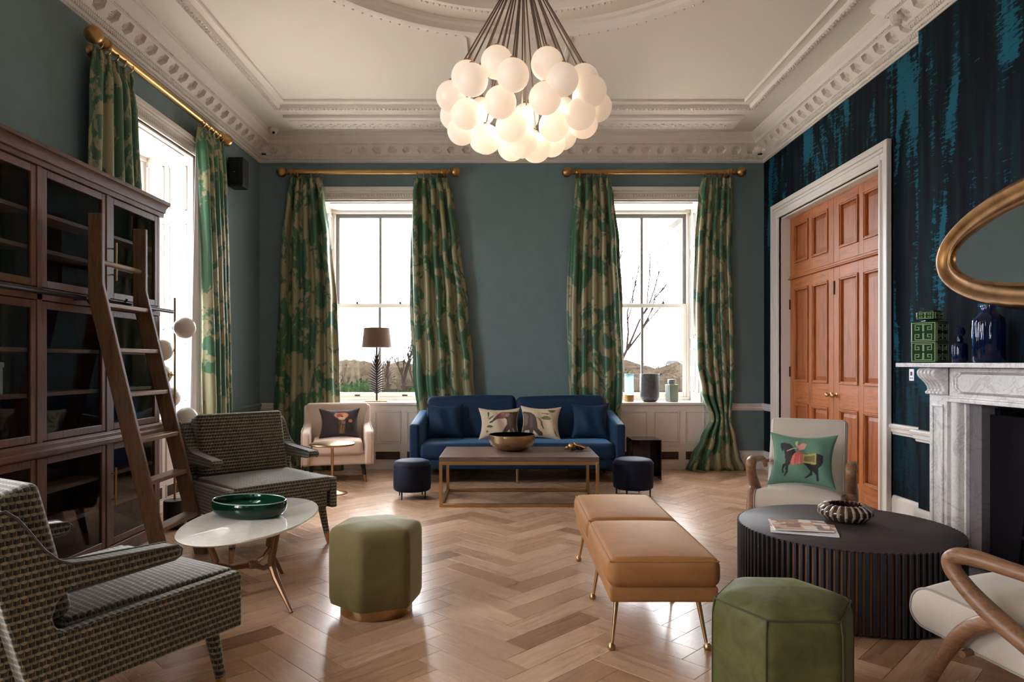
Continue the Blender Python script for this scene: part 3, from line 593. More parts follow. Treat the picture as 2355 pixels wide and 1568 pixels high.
# ------------------------------------------------------------------ double door with a panelled overdoor
dr = sroot('door_1', (0, 0, 0)); XD = XR+.10
mb = MB()
for a, b, p in ((0, .17, .03), (.115, .17, .065), (0, .03, .045), (.085, .115, .05)):
    mb.box(XR-p, XR, DY1+a-.0, DY1+b, 0, DZ+b); mb.box(XR-p, XR, DY0-b, DY0-a, 0, DZ+b); mb.box(XR-p, XR, DY0-a, DY1+a, DZ+a, DZ+b)
mb.build('architrave', M['white'], dr, bevel=.006)
MB().box(XR, XD+.05, DY1-.02, DY1, 0, DZ).box(XR, XD+.05, DY0, DY0+.02, 0, DZ).box(XR, XD+.05, DY0, DY1, DZ-.02, DZ).build('door_lining', M['white'], dr, ang=0)
ym = (DY0+DY1)/2
def leaf(name, y0, y1, z0, z1, panels, mids):
    st, rl = .12, .12; ymid = (y0+y1)/2; xs = (XD, XD+.045)
    mb = MB(); mb.box(*xs, y0, y0+st, z0, z1); mb.box(*xs, y1-st, y1, z0, z1); mb.box(*xs, ymid-.05, ymid+.05, z0, z1)
    lf = mb.build(name, M['door'], dr, bevel=.003)
    mb = MB(); last = z0
    for a, b in panels:
        for ya, yb in ((y0+st, ymid-.05), (ymid+.05, y1-st)): mb.box(*xs, ya, yb, last, a)
        last = b
    for ya, yb in ((y0+st, ymid-.05), (ymid+.05, y1-st)): mb.box(*xs, ya, yb, last, z1)
    mb.build('rail', M['doorh'], lf, bevel=.003)
    for a, b in panels:
        for ya, yb in ((y0+st, ymid-.05), (ymid+.05, y1-st)):
            mb = MB(); mb.box(XD+.022, XD+.04, ya, yb, a, b)
            g_ = .075; mb.add([(XD+.022, ya+.03, a+.03), (XD+.022, yb-.03, a+.03), (XD+.022, yb-.03, b-.03), (XD+.022, ya+.03, b-.03), (XD+.010, ya+g_, a+g_), (XD+.010, yb-g_, a+g_), (XD+.010, yb-g_, b-g_), (XD+.010, ya+g_, b-g_)], [(0, 1, 5, 4), (1, 2, 6, 5), (2, 3, 7, 6), (3, 0, 4, 7), (4, 5, 6, 7)])
            mb.build('panel', M['doorp'], lf, ang=0)
            mb = MB()
            for wd, pj in ((.030, -.006), (.016, -.014)):
                mb.box(XD+pj, XD+.022, ya, yb, a, a+wd); mb.box(XD+pj, XD+.022, ya, yb, b-wd, b); mb.box(XD+pj, XD+.022, ya, ya+wd, a+wd, b-wd); mb.box(XD+pj, XD+.022, yb-wd, yb, a+wd, b-wd)
            mb.build('panel_moulding', M['door'], lf, bevel=.004)
    return lf
for y0, y1, sg in ((DY0+.02, ym-.002, 1), (ym+.002, DY1-.02, -1)):
    lf = leaf('door_leaf', y0, y1, .01, 2.34, [(.19, .885), (1.135, 2.225)], 0); yk = y1-.06 if sg > 0 else y0+.06
    MB().lathe([(.0, -.062), (.018, -.060), (.026, -.05), (.026, -.04), (.014, -.03), (.010, -.02), (.012, -.008), (.026, -.006), (.026, 0)], 14, (XD, yk, 1.02), 'x').build('knob', M['brass'], lf)
    if sg < 0:
        for z in (.35, 1.25, 2.05): MB().box(XD-.012, XD, y1-.012, y1+.004, z-.06, z+.06).build('hinge', M['dbronze'], lf)
    else: MB().box(XD-.012, XD, y1-.02, y1-.004, 2.06, 2.2).build('door_bolt', M['dbronze'], lf)
    leaf('overdoor', y0, y1, 2.39, DZ-.02, [(2.52, 2.98)], 0)
MB().box(XD-.03, XD+.045, DY0+.02, DY1-.02, 2.34, 2.36).box(XD-.012, XD+.045, DY0+.02, DY1-.02, 2.36, 2.39).build('transom', M['doorh'], dr, bevel=.008)

# ------------------------------------------------------------------ fireplace
fp = thing('fireplace', 'white veined marble fireplace surround with scrolled corbels and dark hearth', 'fireplace', (0, 0, 0)); XS = XB
for sg, ye, yi in ((1, 4.81, FY1), (-1, 2*(FY0+FY1)/2-4.81, FY0)):
    yo = lambda d: ye-sg*d
    def bx(mb, x0, d0, d1, z0, z1, x1=XS): a, b = sorted((yo(d0), yo(d1))); return mb.box(x0, x1, a, b, z0, z1)
    mb = MB(); bx(mb, 2.985, 0, .19, 0, 1.135); j = mb.build('jamb', M['mantel'], fp, bevel=.004)
    mb = MB()
    for d0, d1, z0, z1 in ((.03, .05, .2, 1.05), (.14, .16, .2, 1.05), (.03, .16, .18, .2), (.03, .16, 1.05, 1.07)): bx(mb, 2.972, d0, d1, z0, z1, 2.985)
    mb.build('jamb_moulding', M['mantel'], j, bevel=.005)
    mb = MB(); bx(mb, 2.965, -.015, .205, 0, .17); mb.build('plinth', M['mantel'], j, bevel=.006)
    mb = MB(); bx(mb, 3.03, .19, .265, 0, 1.12); mb.tube([(3.03, yo(.228), 0), (3.03, yo(.228), 1.1)], .036, 14); mb.build('half_column', M['mantel'], fp)
    mb = MB(); bx(mb, 3.05, .265, .285, 0, 1.08); mb.build('fillet', M['mantel'], fp, bevel=.004)
    mb = MB(); bx(mb, 3.075, .285, .40, 0, FZ+.02, 3.55); mb.build('slip', M['slip'], fp, ang=0)
    # scrolled corbel
    prof = [(3.0, 1.135), (2.955, 1.135), (2.95, 1.15), (2.968, 1.165), (2.962, 1.19), (2.945, 1.215), (2.918, 1.24), (2.898, 1.262), (2.892, 1.285), (2.90, 1.305), (2.92, 1.318), (3.0, 1.318)]
    a, b = sorted((yo(.0), yo(.19))); cb = MB().prism(prof, 'y', a, b).build('corbel', M['mantel'], fp, bevel=.006)
    mb = MB()
    for d in (.02, .06, .10, .14): a, b = sorted((yo(d), yo(d+.02))); mb.prism([(x-.012 if x < 2.99 else x, z) for x, z in prof], 'y', a, b)
    mb.build('corbel_rib', M['mantel'], cb, bevel=.006)
ya, yb = 2*(FY0+FY1)/2-4.81, 4.81
MB().box(3.0, XS, ya+.19, yb-.19, 1.09, 1.318).box(2.975, 3.0, ya+.19, yb-.19, 1.09, 1.115).box(2.985, 3.0, ya+.19, yb-.19, 1.115, 1.13).build('frieze', M['mantel'], fp, bevel=.004)
mb = MB()
for a in (ya+.24, ya+.27): mb.tube([(2.998, a+.05, 1.155), (2.998, yb-(a-ya)-.05, 1.155), (2.998, yb-(a-ya), 1.185), (2.998, yb-(a-ya), 1.255), (2.998, yb-(a-ya)-.05, 1.285), (2.998, a+.05, 1.285), (2.998, a, 1.255), (2.998, a, 1.185)], .008, 8, closed=True)
mb.build('frieze_moulding', M['mantel'], fp)
MB().box(2.86, XS, ya-.20, yb+.20, 1.322, 1.352).build('mantel_shelf', M['mantel'], fp, bevel=.004)
mb = MB()
arch = [(FY1-.29+.0, 0), (FY1-.06, 0), (FY1-.06, FZ-.04), (FY0+.06, FZ-.04), (FY0+.06, 0), (FY0+.35, 0)]+[((FY0+FY1)/2-(.36)*cos(PI*i/12), .42+.36*sin(PI*i/12)) for i in range(13)]
MB().prism(arch, 'x', 3.12, 3.16).build('iron_insert', M['iron'], fp, bevel=.004)
MB().box(3.16, 3.5, FY0+.05, FY1-.05, .0, .02).box(3.48, 3.5, FY0+.05, FY1-.05, 0, FZ).box(3.16, 3.5, FY1-.1, FY1-.05, 0, FZ).box(3.16, 3.5, FY0+.05, FY0+.1, 0, FZ).build('firebox', M['iron'], fp, ang=0)
mb = MB()
for i in range(9): y = FY0+.40+i*.078; mb.tube([(3.10, y, .06), (3.09, y, .2), (3.10, y, .3)], .009, 6)
mb.tube([(3.10, FY0+.36, .06), (3.10, FY1-.36, .06)], .012, 6).tube([(3.10, FY0+.36, .3), (3.10, FY1-.36, .3)], .012, 6).build('grate', M['iron'], fp)
MB().box(2.72, 3.075, FY0-.1, FY1+.1, 0, .022).build('hearth', M['slip'], fp, bevel=.004)

# oval gilt mirror above it
mc, ma, mh = Vector((XB, 3.75, 2.08)), 1.24, .43
mr = thing('oval_mirror', 'large oval mirror in a deep gilded frame above the mantel', 'mirror', mc)
prof = [(0, 0), (-.005, -.03), (-.02, -.05), (-.045, -.052), (-.075, -.035), (-.11, -.025), (-.135, -.032), (-.15, -.045), (-.165, -.04), (-.172, -.02)]
n = 72; mb = MB(); vs = []
for d, x in prof:
    for k in range(n): a = 2*PI*k/n; vs.append((x, (ma+d)*cos(a), (mh+d)*sin(a)))
mb.add(vs, [(i*n+k, i*n+(k+1) % n, (i+1)*n+(k+1) % n, (i+1)*n+k) for i in range(len(prof)-1) for k in range(n)]); mb.build('gilt_frame', M['gilt'], mr, ang=50)
mb = MB(); mb.add([(-.02, (ma-.165)*cos(2*PI*k/n), (mh-.165)*sin(2*PI*k/n)) for k in range(n)], [tuple(range(n))]); mb.build('mirror_plate', M['mirror'], mr, ang=0)

# mantel ornaments
MZ = 1.352
def greek(mb, x, y0, y1, z0, z1, face):
    """a raised Greek-key panel: strips on a face of the jar"""
    def st(a0, a1, b0, b1):
        ya, yb_, za, zb = y0+(y1-y0)*a0, y0+(y1-y0)*a1, z0+(z1-z0)*b0, z0+(z1-z0)*b1
        if face == 'x': mb.box(x-.003, x+.001, *sorted((ya, yb_)), za, zb)
        else: mb.box(*sorted((ya, yb_)), x-.003, x+.001, za, zb)
    t = .034
    for a0, a1, b0, b1 in ((0, 1, 0, t), (0, 1, 1-t, 1), (0, t, 0, 1), (1-t, 1, 0, 1)): st(a0, a1, b0, b1)
    for sy in (0, 1):
        for sz in (0, 1):
            Y = lambda a: a if not sy else 1-a
            Z = lambda b: b if not sz else 1-b
            for a0, a1, b0, b1 in ((.46, .46+t, .08, .46), (.14, .46, .08, .08+t), (.14, .14+t, .08, .40), (.14, .34, .36, .36+t), (.30, .30+t, .22, .40), (.22, .34, .22, .22+t)):
                a, b = sorted((Y(a0), Y(a1))); c, d = sorted((Z(b0), Z(b1))); st(a, b, c, d)
jr = thing('greek_key_jar', 'tall square green jar with pale Greek key relief on the mantel', 'jar', (3.0, 4.83, MZ))
MB().box(-.085, .085, -.085, .085, 0, .29).build('body', M['jar'], jr, bevel=.006)
MB().lathe([(.06, .29), (.06, .30), (.05, .305)], 4).build('neck', M['jar'], jr, ang=0)
MB().box(-.062, .062, -.062, .062, .305, .36).box(-.05, .05, -.05, .05, .36, .37).build('lid', M['jar'], jr, bevel=.005)
for z0, z1 in ((.01, .142), (.15, .282)):
    mb = MB(); greek(mb, -.085, -.08, .08, z0, z1, 'x'); mb.build('key_relief', M['jarline'], jr, ang=0); mb = MB(); greek(mb, -.085, -.08, .08, z0, z1, 'y'); mb.build('key_relief', M['jarline'], jr, ang=0)
mb = MB(); greek(mb, -.062, -.055, .055, .31, .355, 'x'); greek(mb, -.062, -.055, .055, .31, .355, 'y'); mb.build('lid_relief', M['jarline'], jr, ang=0)
jr.rotation_euler.z = R(32)
def bottle(name, label, loc, r, h, ribs=0):
    t = thing(name, label, 'bottle', loc)
    MB().lathe([(.0, .004), (r*.9, 0), (r, .015), (r, h*.70), (r*.92, h*.78), (r*.55, h*.86), (r*.42, h*.89), (r*.42, h*.96), (r*.5, h*.97), (r*.5, h), (r*.36, h), (r*.34, h*.9), (r*.8, h*.76), (r*.9, h*.68), (r*.9, .02), (0, .012)], 40, ribs=ribs, ribamp=-.06 if ribs else 0).build('body', M['blueglass'], t, ang=50)
    return t
b1 = bottle('glass_bottle', 'large ribbed cobalt blue glass bottle on the mantel below the mirror', (3.02, 4.27, MZ), .088, .36, 20)
b2 = bottle('glass_bottle', 'small dark blue glass bottle between the green jar and the ribbed bottle', (3.02, 4.54, MZ), .048, .16)
MB().lathe([(.018, .16), (.016, .175), (.03, .19), (.035, .21), (.025, .235), (.0, .24)], 16).build('stopper', M['blueglass'], b2)
sw = thing('wall_switch', 'small white wall plate with a black socket beside the door', 'switch', (XR, 5.54, 1.255))
MB().box(-.008, 0, -.032, .032, -.048, .048).build('plate', M['switch'], sw, bevel=.003); MB().box(-.011, -.008, -.012, .012, -.006, .026).build('rocker', M['plastic'], sw, bevel=.001)
mb = MB()
for y in (-.012, .01): mb.box(-.010, -.008, y-.006, y+.006, -.03, -.022)
mb.build('screw_cover', M['plastic'], sw)

# ------------------------------------------------------------------ curtain poles and curtains
def pole(label, L, loc, rz):
    r = thing('curtain_pole', label, 'curtain pole', loc, rz, 'brass curtain poles')
    MB().tube([(-L/2, 0, 0), (L/2, 0, 0)], .032, 16).build('pole', M['polebrass'], r)
    for sg in (-1, 1):
        pr = [(.034, 0), (.042, .008), (.036, .018), (.024, .03), (.024, .045), (.04, .055), (.028, .066), (.022, .075), (.04, .085), (.058, .105), (.066, .135), (.058, .168), (.036, .19), (0, .198)]
        MB().lathe([(q, sg*z) for q, z in pr], 20, (sg*L/2, 0, 0), 'x').build('finial', M['polebrass'], r)
        x = sg*(L/2-.03)
        br = MB().tube([(x, .0, -.03), (x, .05, -.045), (x, .125, -.045)], .014, 10).build('bracket', M['polebrass'], r)
        MB().lathe([(.0, .098), (.03, .1), (.045, .115), (.05, .13)], 16, (x, 0, -.045), 'y').build('wall_rose', M['polebrass'], br)
        MB().tube([(x, .034*cos(a), .034*sin(a)) for a in [2*PI*k/14 for k in range(14)]], .012, 8, closed=True).build('collar', M['polebrass'], r)
    return r
ZP = 3.755
pole('brass curtain pole with ball finials over the window behind the blush armchair', 1.92, (-1.725, YB-.13, ZP), 0)
pole('brass curtain pole with ball finials over the window nearest the oak doors', 1.92, (1.865, YB-.13, ZP), 0)
pole('brass curtain pole with a large ball finial above the bookcase window', 2.10, (XL+.13, 6.18, ZP), PI/2)
def curtain(label, rows, pl, loc, rz, amp=.045, seed=0, n=None, liner=None):
    """rows: (z, left, right) in local x; cloth hangs in pleats, local -y faces the room"""
    rng = random.Random(seed); rows = sorted(rows, reverse=True); zt, zb = rows[0][0], rows[-1][0]
    ph = [rng.uniform(-.5, .5) for _ in range(pl+1)]; am = [rng.uniform(.6, 1.25) for _ in range(pl+1)]
    def lr(z):
        for (za, la, ra), (zb_, lb, rb_) in zip(rows, rows[1:]):
            if za >= z >= zb_:
                t = (za-z)/(za-zb_) if za > zb_ else 0; t = t*t*(3-2*t); return la+(lb-la)*t, ra+(rb_-ra)*t
        return rows[-1][1], rows[-1][2]
    NU, NV = pl*10, 70
    def fn(u, v):
        z = zt+(zb-zt)*v; l, r_ = lr(z); hd = min(1, max(0, (zt-z)/.16)); k = min(pl-1, int(u*pl)); tl = u*pl-k
        a_ = amp*(.35+.65*hd)*(am[k]*(1-tl)+am[k+1]*tl)*(.9+.25*sin(3*v+seed)); wob = .10*sin(5*v+seed+4*u)*hd
        y = a_*cos(2*PI*(u*pl+wob)+ph[k]*.0); sx = .010*sin(4*PI*(u*pl+wob))*hd
        dx = (r_-l)*u+l+sx; bow = .02*hd
        return (dx, y-bow*sin(PI*u)-.0, z)
    mb = MB(); mb.grid(fn, NU, NV)
    r = thing('curtain', label, 'curtain', loc, rz, 'green and gold damask curtains')
    o = mb.build('drape', M['damask'], r, ang=80, solid=.006, recalc=False)
    uv = o.data.uv_layers.new(name='cloth'); W_ = max(b-a for _, a, b in rows)*1.6
    dat = [0.0]*(2*len(o.data.loops))
    for l in o.data.loops:
        i = l.vertex_index; dat[2*l.index] = (i % (NU+1))/NU*W_+seed*1.7; dat[2*l.index+1] = o.data.vertices[i].co.z*.72
    uv.data.foreach_set('uv', dat); uv.active = True
    # gathered heading tape
    mb = MB(); (za, la, ra) = rows[0]
    for k in range(pl): x = la+(ra-la)*(k+.5)/pl; mb.tube([(x, -amp*.5, za-.005), (x, -amp*.62, za-.07), (x, -amp*.5, za-.14)], [.012, .017, .010], 8)
    o = mb.build('pinch_pleat', M['damask'], r, ang=60); uv = o.data.uv_layers.new(name='cloth'); d2 = [0.0]*(2*len(o.data.loops))
    for l in o.data.loops: c = o.data.vertices[l.vertex_index].co; d2[2*l.index] = c.x+seed*1.7; d2[2*l.index+1] = c.z*.72
    uv.data.foreach_set('uv', d2); uv.active = True
    for k in range(pl): x = la+(ra-la)*(k+.5)/pl; MB().tube([(x, .0+.038*cos(a), za+.045+.038*sin(a)) for a in [2*PI*q/14 for q in range(14)]], .005, 6, closed=True).build('ring', M['polebrass'], r)
    if liner: MB().grid(lambda u, v: (liner[0]+(liner[1]-liner[0])*u*(.25+.75*v) if liner[1] < liner[0] else liner[0]+(liner[1]-liner[0])*u*(.25+.75*v), .06+.01*sin(9*u), zt-.1+(zb-zt+.1)*v), 8, 20).build('lining', M['linedc'], r, solid=.003, recalc=False)
    return r
YC = YB-.13
def rows_px(L): return [(PZ(y, YC), PX(a, YC), PX(b, YC)) for y, a, b in L]
ZT = ZP-.075
def cur(label, L, pl, seed, **kw):
    rw = rows_px(L); rw[0] = (ZT, rw[0][1], rw[0][2]); return curtain(label, rw, pl, (0, YC, 0), 0, seed=seed, **kw)
cur('green and gold curtain left of the window behind the blush armchair', [(400, 664, 740), (450, 660, 746), (560, 645, 760), (700, 638, 772), (850, 632, 777), (960, 628, 780), (1083, 622, 790)], 5, 1, amp=.055)
cur('green and gold curtain hanging behind the left end of the sofa', [(400, 952, 1030), (450, 947, 1042), (560, 943, 1056), (700, 943, 1074), (850, 950, 1088), (960, 960, 1097), (1083, 950, 1108)], 5, 2, amp=.055)
cur('green and gold curtain hanging behind the right end of the sofa', [(400, 1325, 1404), (450, 1322, 1411), (560, 1310, 1424), (700, 1305, 1432), (850, 1307, 1437), (960, 1312, 1432), (1083, 1306, 1440)], 5, 3, amp=.055)
cur('green and gold curtain gathered in and flaring onto the floor near the corner', [(400, 1614, 1685), (450, 1609, 1684), (560, 1601, 1684), (700, 1597, 1687), (830, 1600, 1689), (900, 1612, 1687), (962, 1634, 1680), (1010, 1612, 1694), (1050, 1590, 1704), (1083, 1578, 1720)], 5, 4, amp=.048)
# two curtains on the left wall: local x runs towards the windows
curtain('dark green curtain half hidden behind the bookcase', [(ZT, -1.16, -.64), (3.3, -1.18, -.56), (2.6, -1.2, -.50), (1.6, -1.2, -.44), (.6, -1.2, -.40), (.01, -1.22, -.36)], 5, (XL+.115, 6.18, 0), PI/2, seed=5, amp=.042)
curtain('green and gold curtain beside the loudspeaker with a pale lining', [(ZT, .53, 1.08), (3.2, .60, 1.12), (2.3, .66, 1.16), (1.4, .70, 1.22), (.8, .72, 1.26), (.01, .70, 1.30)], 5, (XL+.13, 6.18, 0), PI/2, seed=6, amp=.05, liner=(.66, .44))

# ------------------------------------------------------------------ small fixtures
sp_ = thing('loudspeaker', 'small black loudspeaker mounted high on the wall by the corner', 'speaker', (XL, 7.75, 3.50), 0)
MB().rbox((.11, 0, 0), (.085, .09, .165), .012, 2, 2).build('cabinet', M['plastic'], sp_); MB().box(0, .03, -.03, .03, -.05, .05).build('bracket', M['black'], sp_)
MB().box(.04, .16, -.097, -.088, -.15, .15).build('grille', M['black'], sp_, ang=0); MB().box(.09, .11, -.100, -.097, -.006, .0).build('badge', M['brass'], sp_, ang=0)
cmr = thing('security_camera', 'small white dome security camera on the ceiling in the corner', 'camera', (-2.84, 8.36, ZC))
MB().lathe([(.055, 0), (.055, -.02), (.05, -.03), (.0, -.03)], 20).build('base', M['camw'], cmr); MB().sphere((0, 0, -.035), .038, 14).build('dome', M['camw'], cmr); MB().sphere((.005, -.022, -.052), .018, 10).build('lens', M['bglass'], cmr)

# ------------------------------------------------------------------ chandelier
ch = thing('chandelier', 'cloud chandelier of frosted glass globes hung on slanting cables', 'chandelier', (.10, 3.93, 0))
apex = 3.60; globes = []
for z, r_, nn, p0 in ((2.915, .385, 9, .25), (2.825, .43, 11, 0.0), (2.73, .36, 9, .2), (2.655, .22, 5, .5), (2.605, .085, 3, .2)):
    for k in range(nn):
        a = 2*PI*(k+p0)/nn+random.uniform(-.07, .07); globes.append((r_*cos(a)*random.uniform(.97, 1.03), r_*sin(a)*random.uniform(.97, 1.03), z+random.uniform(-.018, .018)))
gm = MB().sphere((0, 0, 0), .085, 32); gp = None
cabm = None
for i, g_ in enumerate(globes):
    if gp is None: gp = gm.build('globe', M['frost'], ch, ang=180); o = gp
    else: o = inst(gp, ch)
    o.location = g_
    d = Vector((g_[0]*.09, g_[1]*.09, apex)); MB().tube([(g_[0], g_[1], g_[2]+.082), tuple(d)], .0042, 6).build('cable', M['cable'], ch)
    MB().lathe([(.014, .080), (.014, .095), (.006, .10)], 10, g_).build('cap', M['brass'], ch)
MB().tube([(0, 0, apex-.02), (0, 0, ZC-.05)], .012, 10).build('stem', M['brass'], ch); MB().lathe([(.075, apex-.03), (.08, apex), (.06, apex+.03), (.012, apex+.04)], 24).build('hub', M['brass'], ch); MB().lathe([(.08, ZC-.05), (.085, ZC-.02), (.085, ZC)], 24).build('canopy', M['brass'], ch)
for k in range(3):
    ld = bpy.data.lights.new('chandelier_bulb', 'POINT'); ld.energy = 3.4; ld.color = (1.0, .80, .60); ld.shadow_soft_size = .05
    lo_ = bpy.data.objects.new('chandelier_bulb', ld); C.objects.link(lo_); lo_.parent = ch; lo_.location = (.12*cos(2*PI*k/3-1.4), .12*sin(2*PI*k/3-1.4), 2.80)

# ------------------------------------------------------------------ bookcase and ladder
XF, XK = -2.72, -2.935; YS = [5.37, 4.67, 3.98, 3.29]
bk = thing('bookcase', 'tall dark walnut library bookcase with glazed doors and a ladder rail', 'bookcase', (0, 0, 0)); TOP = 2.50
mb = MB().box(XK, XF, YS[0]-.03, YS[0], 0, TOP); mb.box(XK, XF, YS[-1], YS[-1]+.03, 0, TOP); mb.build('side_panel', M['bookv'], bk, bevel=.003)
MB().box(XK, XK+.012, YS[-1], YS[0], 0, TOP).build('back_panel', M['bookin'], bk, ang=0)
MB().prism([(XK, TOP), (XF+.0, TOP), (XF+.012, TOP), (XF+.012, TOP+.03), (XF+.025, TOP+.035), (XF+.03, TOP+.06), (XF+.05, TOP+.085), (XF+.065, TOP+.09), (XF+.065, TOP+.115), (XK, TOP+.115)], 'y', YS[-1]-.04, YS[0]+.04).build('cornice', M['book'], bk, bevel=.002)
MB().box(XK, XF+.012, YS[-1]-.005, YS[0]+.005, 0, .09).build('plinth', M['book'], bk, bevel=.003)
MB().prism([(XK, .80), (XF+.02, .80), (XF+.03, .81), (XF+.03, .835), (XF+.018, .845), (XF+.018, .87), (XF, .885), (XK, .885)], 'y', YS[-1]-.01, YS[0]+.01).build('waist_moulding', M['book'], bk, bevel=.002)
MB().box(XK, XF+.004, YS[-1], YS[0], 1.72, 1.79).build('rail_board', M['book'], bk, bevel=.002)
for y in YS[1:-1]: MB().box(XK, XF+.004, y-.022, y+.022, .09, TOP).build('divider', M['bookv'], bk, bevel=.003)
sh = None
for b in range(3):
    y1, y0 = YS[b], YS[b+1]
    for z in (.10, .36, .575, 1.163, 1.427, 2.02, 2.235):
        MB().box(XK+.012, XF-.028, y0+.024, y1-.024, z-.012, z+.012).build('shelf', M['shelf'], bk, bevel=.002)
    for z0, z1 in ((.095, .795), (.89, 1.715), (1.795, TOP-.005)):
        a, c = y0+.024, y1-.024-(0 if b else .008); w_ = .045; mb = MB()
        mb.box(XF-.022, XF, a, a+w_, z0, z1); mb.box(XF-.022, XF, c-w_, c, z0, z1); mb.box(XF-.022, XF, a+w_, c-w_, z0, z0+w_); mb.box(XF-.022, XF, a+w_, c-w_, z1-w_, z1)
        d = mb.build('door', M['bookv'], bk, bevel=.003); MB().box(XF-.013, XF-.010, a+w_, c-w_, z0+w_, z1-w_).build('pane', M['cabglass'], d, ang=0)
        if b == 0 and z0 != .89:
            zc_ = 2.05 if z0 > 1 else .50; MB().tube([(XF+.03, a+.02, zc_-.13), (XF+.03, a+.02, zc_+.13)], .007, 8).tube([(XF, a+.02, zc_-.09), (XF+.03, a+.02, zc_-.09)], .005, 6).tube([(XF, a+.02, zc_+.09), (XF+.03, a+.02, zc_+.09)], .005, 6).build('handle', M['brass'], d)
XRL = XF+.06
MB().tube([(XRL, YS[-1]-.06, 1.76), (XRL, YS[0]+.08, 1.76)], .015, 10).build('ladder_rail', M['black'], bk)
for y in (5.2, 4.3, 3.4): MB().tube([(XF, y, 1.755), (XRL, y, 1.755)], .010, 8).build('rail_bracket', M['black'], bk)
bx_ = thing('ornament_box', 'white box standing on a middle shelf inside the bookcase', 'box', (-2.84, 3.72, 1.175)); MB().box(-.05, .05, -.07, .07, 0, .15).build('body', M['switch'], bx_, bevel=.004); MB().box(-.055, .055, -.075, .075, .15, .18).build('lid', M['switch'], bx_, bevel=.004)
bo = thing('ornament_bottle', 'slim grey bottle on a shelf inside the bookcase above the white box', 'bottle', (-2.84, 3.74, 1.439)); MB().lathe([(.03, 0), (.034, .02), (.034, .11), (.014, .15), (.014, .2), (0, .2)], 16).build('body', M['tin'], bo); MB().lathe([(.017, .2), (.017, .22), (0, .222)], 12).build('cap', M['black'], bo)
ld_ = thing('library_ladder', 'leaning wooden library ladder hooked over the bookcase rail', 'ladder', (0, 0, 0))
YA, YBn = 4.327, 4.848; XT = XF+.125; XFT = -2.16
def ladx(z): return XT+(XFT-XT)*(1.80-z)/1.80 if z < 1.80 else XT
for y in (YA, YBn):
    prof = [(XT-.045, 2.30), (XT+.045, 2.30), (XT+.045, 1.86), (XFT+.055, 0), (XFT-.045, 0), (XT-.045, 1.76)]
    MB().prism(prof, 'y', y-.017, y+.017).build('stile', M['ladder'], ld_, bevel=.006)
for z in (1.722, 1.433, 1.149, .854, .587, .285): x = ladx(z); MB().box(x-.05, x+.05, YA+.017, YBn-.017, z-.014, z+.014).build('tread', M['rung'], ld_, bevel=.004)
MB().tube([(XT, YA, 1.998), (XT, YBn, 1.998)], .018, 12).build('top_rod', M['rung'], ld_)
for y in (YA+.05, YBn-.05): MB().tube([(XRL, y, 1.80), (XRL-.028, y, 1.76), (XRL, y, 1.725), (XT-.0, y, 1.74)], .008, 8).build('hook', M['black'], ld_)

# ------------------------------------------------------------------ globe floor lamp
LY = 5.60; lp = thing('globe_floor_lamp', 'brass floor lamp with white glass globes stacked up its pole', 'floor lamp', (PX(402, LY), LY, 0))
MB().lathe([(.0, 0), (.082, 0), (.086, .006), (.086, .225), (.082, .23), (0, .23)], 28).build('base', M['black'], lp); MB().tube([(0, 0, .22), (0, 0, PZ(685, LY))], .009, 10).build('pole', M['brass'], lp)
gm2 = MB().sphere((0, 0, 0), .087, 28); g2 = None
for (py, ang_) in ((754, -5), (806, -114), (862, 175), (915, 135), (960, -20)):
    a = R(ang_); d = Vector((cos(a), sin(a), 0)); z = PZ(py, LY); rr = .125 if py != 754 else .085
    q = d*rr+Vector((0, 0, z)); o = inst(g2, lp) if g2 else gm2.build('globe', P('opal_glass', (226, 222, 218), .35, spec=.4), lp, ang=180); g2 = g2 or o; o.location = q
    MB().tube([(0, 0, z), tuple(d*(rr-.07)+Vector((0, 0, z)))], .006, 8).tube([tuple(d*(rr-.092)+Vector((0, 0, z))), tuple(d*(rr-.066)+Vector((0, 0, z)))], .027, 16).build('holder', M['brass'], lp)

cw = thing('loose_wire', 'thin loose copper wire hanging above the bookcase window', 'wire', (XL, 6.42, 3.60)); MB().tube(smooth([(.012, .0, .13), (.02, .05, .03), (.02, .11, -.03), (.012, .16, -.05)]), .0035, 6).tube(smooth([(.012, .02, .10), (.03, .06, .0), (.014, .14, -.05)]), .003, 6).build('strand', M['brass'], cw)

